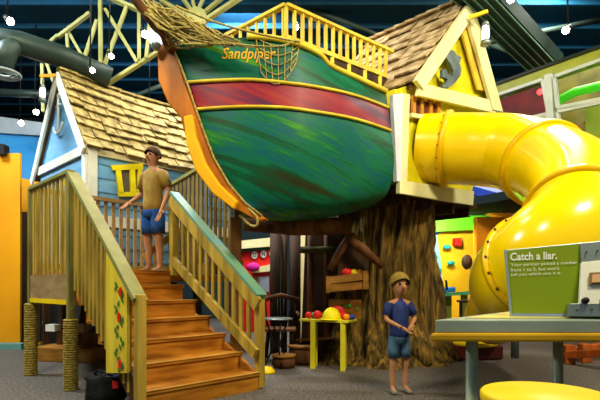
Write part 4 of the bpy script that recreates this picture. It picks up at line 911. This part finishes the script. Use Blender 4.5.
# ------------------------------------------------------------------ people
def skin_obj(name, joints, edges, m_, parent, root=0, sub=2):
    me = bpy.data.meshes.new(name); b = V(parent['_b']); me.from_pydata([V(j[0])-b for j in joints], edges, []); me.materials.append(m_)
    o = bpy.data.objects.new(name, me); COL.objects.link(o); o.parent = parent; o['_b'] = parent['_b']
    md = o.modifiers.new('skin', 'SKIN'); md.use_smooth_shade = True; layer = me.skin_vertices[0] if me.skin_vertices else None
    if layer is None:
        bm = bmesh.new(); bm.from_mesh(me); bm.verts.layers.skin.verify(); bm.to_mesh(me); bm.free(); layer = me.skin_vertices[0]
    for i, j in enumerate(joints):
        r = j[1]; layer.data[i].radius = r if isinstance(r, tuple) else (r, r); layer.data[i].use_root = (i == root)
    md2 = o.modifiers.new('sub', 'SUBSURF'); md2.levels = sub; md2.render_levels = sub
    return o
def person(base, hgt, face, label, skin, hair, shirt, shorts, armpose, hs=1.0):
    k = hgt; f = V((math.cos(face), math.sin(face), 0)); r = V((f.y, -f.x, 0)); B = V(base)
    Q = lambda x, y, z: B+r*(x*k)+f*(y*k)+V((0, 0, z*k))
    pr = thing('person', B, label, 'person')
    QH = lambda x, y, z: Q(x*hs, y*hs, .855+(z-.855)*hs)
    J = []; E = []
    def j(p, rad, par=None):
        J.append((p, (rad[0]*k, rad[1]*k) if isinstance(rad, tuple) else rad*k))
        if par is not None: E.append((par, len(J)-1))
        return len(J)-1
    pel = j(Q(0, 0, .52), (.062, .045)); wa = j(Q(0, 0, .62), (.055, .038), pel); chs = j(Q(0, .005, .73), (.064, .042), wa); sh_ = j(Q(0, 0, .80), (.06, .045), chs)
    nk = j(Q(0, .005, .845), .03, sh_); hd = j(QH(0, .012, .885), (.042*hs, .047*hs), nk); h2 = j(QH(0, .01, .935), (.050*hs, .058*hs), hd); h3 = j(QH(0, .005, .975), (.036*hs, .04*hs), h2)
    arms = []
    for s, (el, wr) in zip((-1, 1), armpose):
        a = j(Q(s*.105, 0, .795), .032, sh_); e_ = j(Q(s*el[0], el[1], el[2]), .023, a); w_ = j(Q(s*wr[0], wr[1], wr[2]), .015, e_)
        d = (V((s*wr[0], wr[1], wr[2]))-V((s*el[0], el[1], el[2]))).normalized(); wv = V((s*wr[0], wr[1], wr[2])); pm = wv+d*.04
        pj = j(Q(*pm), (.020, .014), w_)
        sd = d.cross(V((0, 0, 1))); sd = V((1, 0, 0)) if sd.length < .3 else sd.normalized(); 
        for q_, ln in ((-.016, .042), (-.005, .050), (.006, .047), (.016, .038)):
            fa = j(Q(*(pm+sd*q_+d*.018)), .0058, pj); fb = j(Q(*(pm+sd*q_*1.2+d*(.018+ln*.5)+V((0, .004, -.004)))), .0052, fa); j(Q(*(pm+sd*q_*1.2+d*(.018+ln)+V((0, .010, -.010)))), .0042, fb)
        tb1 = j(Q(*(wv+d*.02+sd*-.022)), .007, pj); j(Q(*(wv+d*.045+sd*-.036)), .006, tb1)
        arms.append((a, e_, w_))
    legs = []
    for s in (-1, 1):
        hp1 = j(Q(s*.052, 0, .485), .052, pel); kn = j(Q(s*.058, .008, .28), .034, hp1); ca = j(Q(s*.06, -.008, .19), .030, kn); ak = j(Q(s*.062, -.005, .05), .020, ca); to = j(Q(s*.07, .06, .022), (.024, .017), ak); legs.append((hp1, kn, ak))
        j(Q(s*.074, .09, .018), (.020, .012), to)
    # nose, ears
    skin_obj('body', J, E, skin, pr)
    fc = MB(); fc.ball(QH(0, .072, .918), .011*k*hs, (1, 1, 1.5), 8); fc.build('nose', skin, pr)
    for s in (-1, 1):
        MB().ball(QH(s*.056, .0, .925), .014*k*hs, (.5, .8, 1.2), 8).build('ear', skin, pr)
        MB().ball(QH(s*.021, .058, .937), .008*k*hs, n=8).build('eye', M['eye'], pr)
    MB().bar(QH(-.016, .062, .894), QH(.016, .062, .894), .006*k*hs, .005*k*hs).build('mouth', mat('lip', '8a4030'), pr)
    hm = MB(); ng = 18; gg = []
    for i in range(8):
        th = i/7*1.75; row = []
        for q_ in range(ng+1):
            a = 2*PI*q_/ng; back = math.cos(a)  # towards face when +1
            t_ = th*(1-.36*max(0, back)) ; row.append(QH(.064*math.sin(t_)*math.sin(a), .006+.071*math.sin(t_)*math.cos(a), .938+.075*math.cos(t_)))
        gg.append(row)
    hm.grid(gg); hm.build('hair', hair, pr)
    # clothing
    def loft(mb, rs, cx=0.):
        mb.grid([[Q(cx+a*math.cos(2*PI*q_/20), b_*math.sin(2*PI*q_/20)+.003, z) for q_ in range(21)] for z, a, b_ in rs])
    sm_ = MB(); loft(sm_, [(.485, .070, .05), (.487, .090, .074), (.56, .088, .072), (.63, .084, .068), (.70, .092, .070), (.76, .094, .066), (.80, .080, .055), (.825, .052, .044), (.845, .036, .036)])
    for s, (el, wr) in zip((-1, 1), armpose):
        m_ = lerp(V((s*.105, 0, .795)), V((s*el[0], el[1], el[2])), .72); sm_.tube([Q(s*.06, 0, .790), Q(s*.10, 0, .782), Q(*m_)], [.038*k, .042*k, .040*k], 16)
    sm_.build('shirt', shirt, pr)
    sm_ = MB(); loft(sm_, [(.55, .082, .064), (.50, .092, .074), (.455, .094, .074), (.44, .06, .05)])
    for s in (-1, 1): loft(sm_, [(.50, .045, .06), (.44, .052, .062), (.38, .054, .058), (.32, .054, .056), (.322, .040, .042)], s*.050)
    sm_.build('shorts', shorts, pr)
    for s in (-1, 1):
        skin_obj('shoe', [(Q(s*.062, -.02, .024), (.030*k, .026*k)), (Q(s*.068, .045, .022), (.030*k, .022*k)), (Q(s*.074, .098, .018), (.024*k, .016*k))], [(0, 1), (1, 2)], M['shoe'], pr)
    return pr
cp = P(399, 393, 4.8)
person((cp.x, cp.y, 0), 1.12, -PI/2+.25, 'blond child in blue shirt and light blue shorts standing before the tree trunk', M['skin'], M['hairb'], M['shirtb'], M['shortb'],
   [((.14, .03, .66), (.06, .13, .62)), ((.14, .03, .66), (.05, .14, .60))], 1.45)
ap_ = S(1.20, 2.02, 1.225)
person((ap_.x, ap_.y, 1.22), 1.66, -PI/2-.5, 'adult in tan top and blue shorts standing at the top of the stairs', M['skin'], M['hairbr'], M['shirtp'], M['shortd'],
   [((.15, -.01, .64), (.15, .06, .50)), ((.15, -.01, .64), (.13, .12, .56))])

# ------------------------------------------------------------------ lighting
light('AREA', (-3.0, 1.5, 6.2), 290, (1, .88, .62), 1.2, rot=V((.0, 4.5, -4.4)))
light('AREA', (2.6, 1.2, 6.2), 380, (1, .87, .6), 1.2, rot=V((-.3, 5.0, -3.8)))
light('AREA', (0, 8.6, 6.42), 110, (1, .92, .76), 1.2, rot=V((0, 0, -1)))
light('AREA', (5.5, 4.5, 6.0), 200, (1, .90, .70), .8, rot=V((-2, 1, -4)))
light('AREA', (-6.0, 6.0, 6.0), 330, (.85, .95, 1), 1.0, rot=V((1.5, 1.5, -3.5)))
light('AREA', (-1.2, 9.4, 6.42), 420, (.95, .95, 1), 1.0, rot=V((0, .5, -1)))  # unseen ceiling light added to brighten the red shop front
light('AREA', (4.5, 8.5, 6.42), 330, (1, .95, .8), 1.0, rot=V((-.2, 1.0, -3)))
light('AREA', (-1.5, 6.5, 6.2), 90, (1, .92, .78), 1.0, rot=V((-.8, 0, -2.5)))
light('SPOT', (2.9, 9.35, 2.3), 85, (1, .95, .8), .03, spot=2.6, rot=V((.25, 1.0, -.6)))  # added spot with no fixture, brightens the climbing wall
light('POINT', gb2(600, 60, .8), 9, (1, .9, .6), .01)
light('POINT', gb2(500, 85, .7), 1.5, (1, .6, .5), .01)
w = bpy.data.worlds.new('world'); bpy.context.scene.world = w; w.use_nodes = True
w.node_tree.nodes['Background'].inputs[0].default_value = (.55, .75, .9, 1); w.node_tree.nodes['Background'].inputs[1].default_value = .22

cam = bpy.data.cameras.new('camera'); co = bpy.data.objects.new('camera', cam); COL.objects.link(co)
co.location = (0, 0, H); co.rotation_euler = (PI/2, 0, 0); cam.sensor_width = 36; cam.lens = 36*F/600; cam.shift_y = (HZ-200)/600; cam.clip_start = .02
sc = bpy.context.scene; sc.camera = co
sc.view_settings.view_transform = 'Standard'; sc.view_settings.look = 'None'; sc.view_settings.gamma = 1; sc.view_settings.exposure = .36; sc.view_settings.use_curve_mapping = False
for o in bpy.data.objects:
    if '_b' in o: del o['_b']
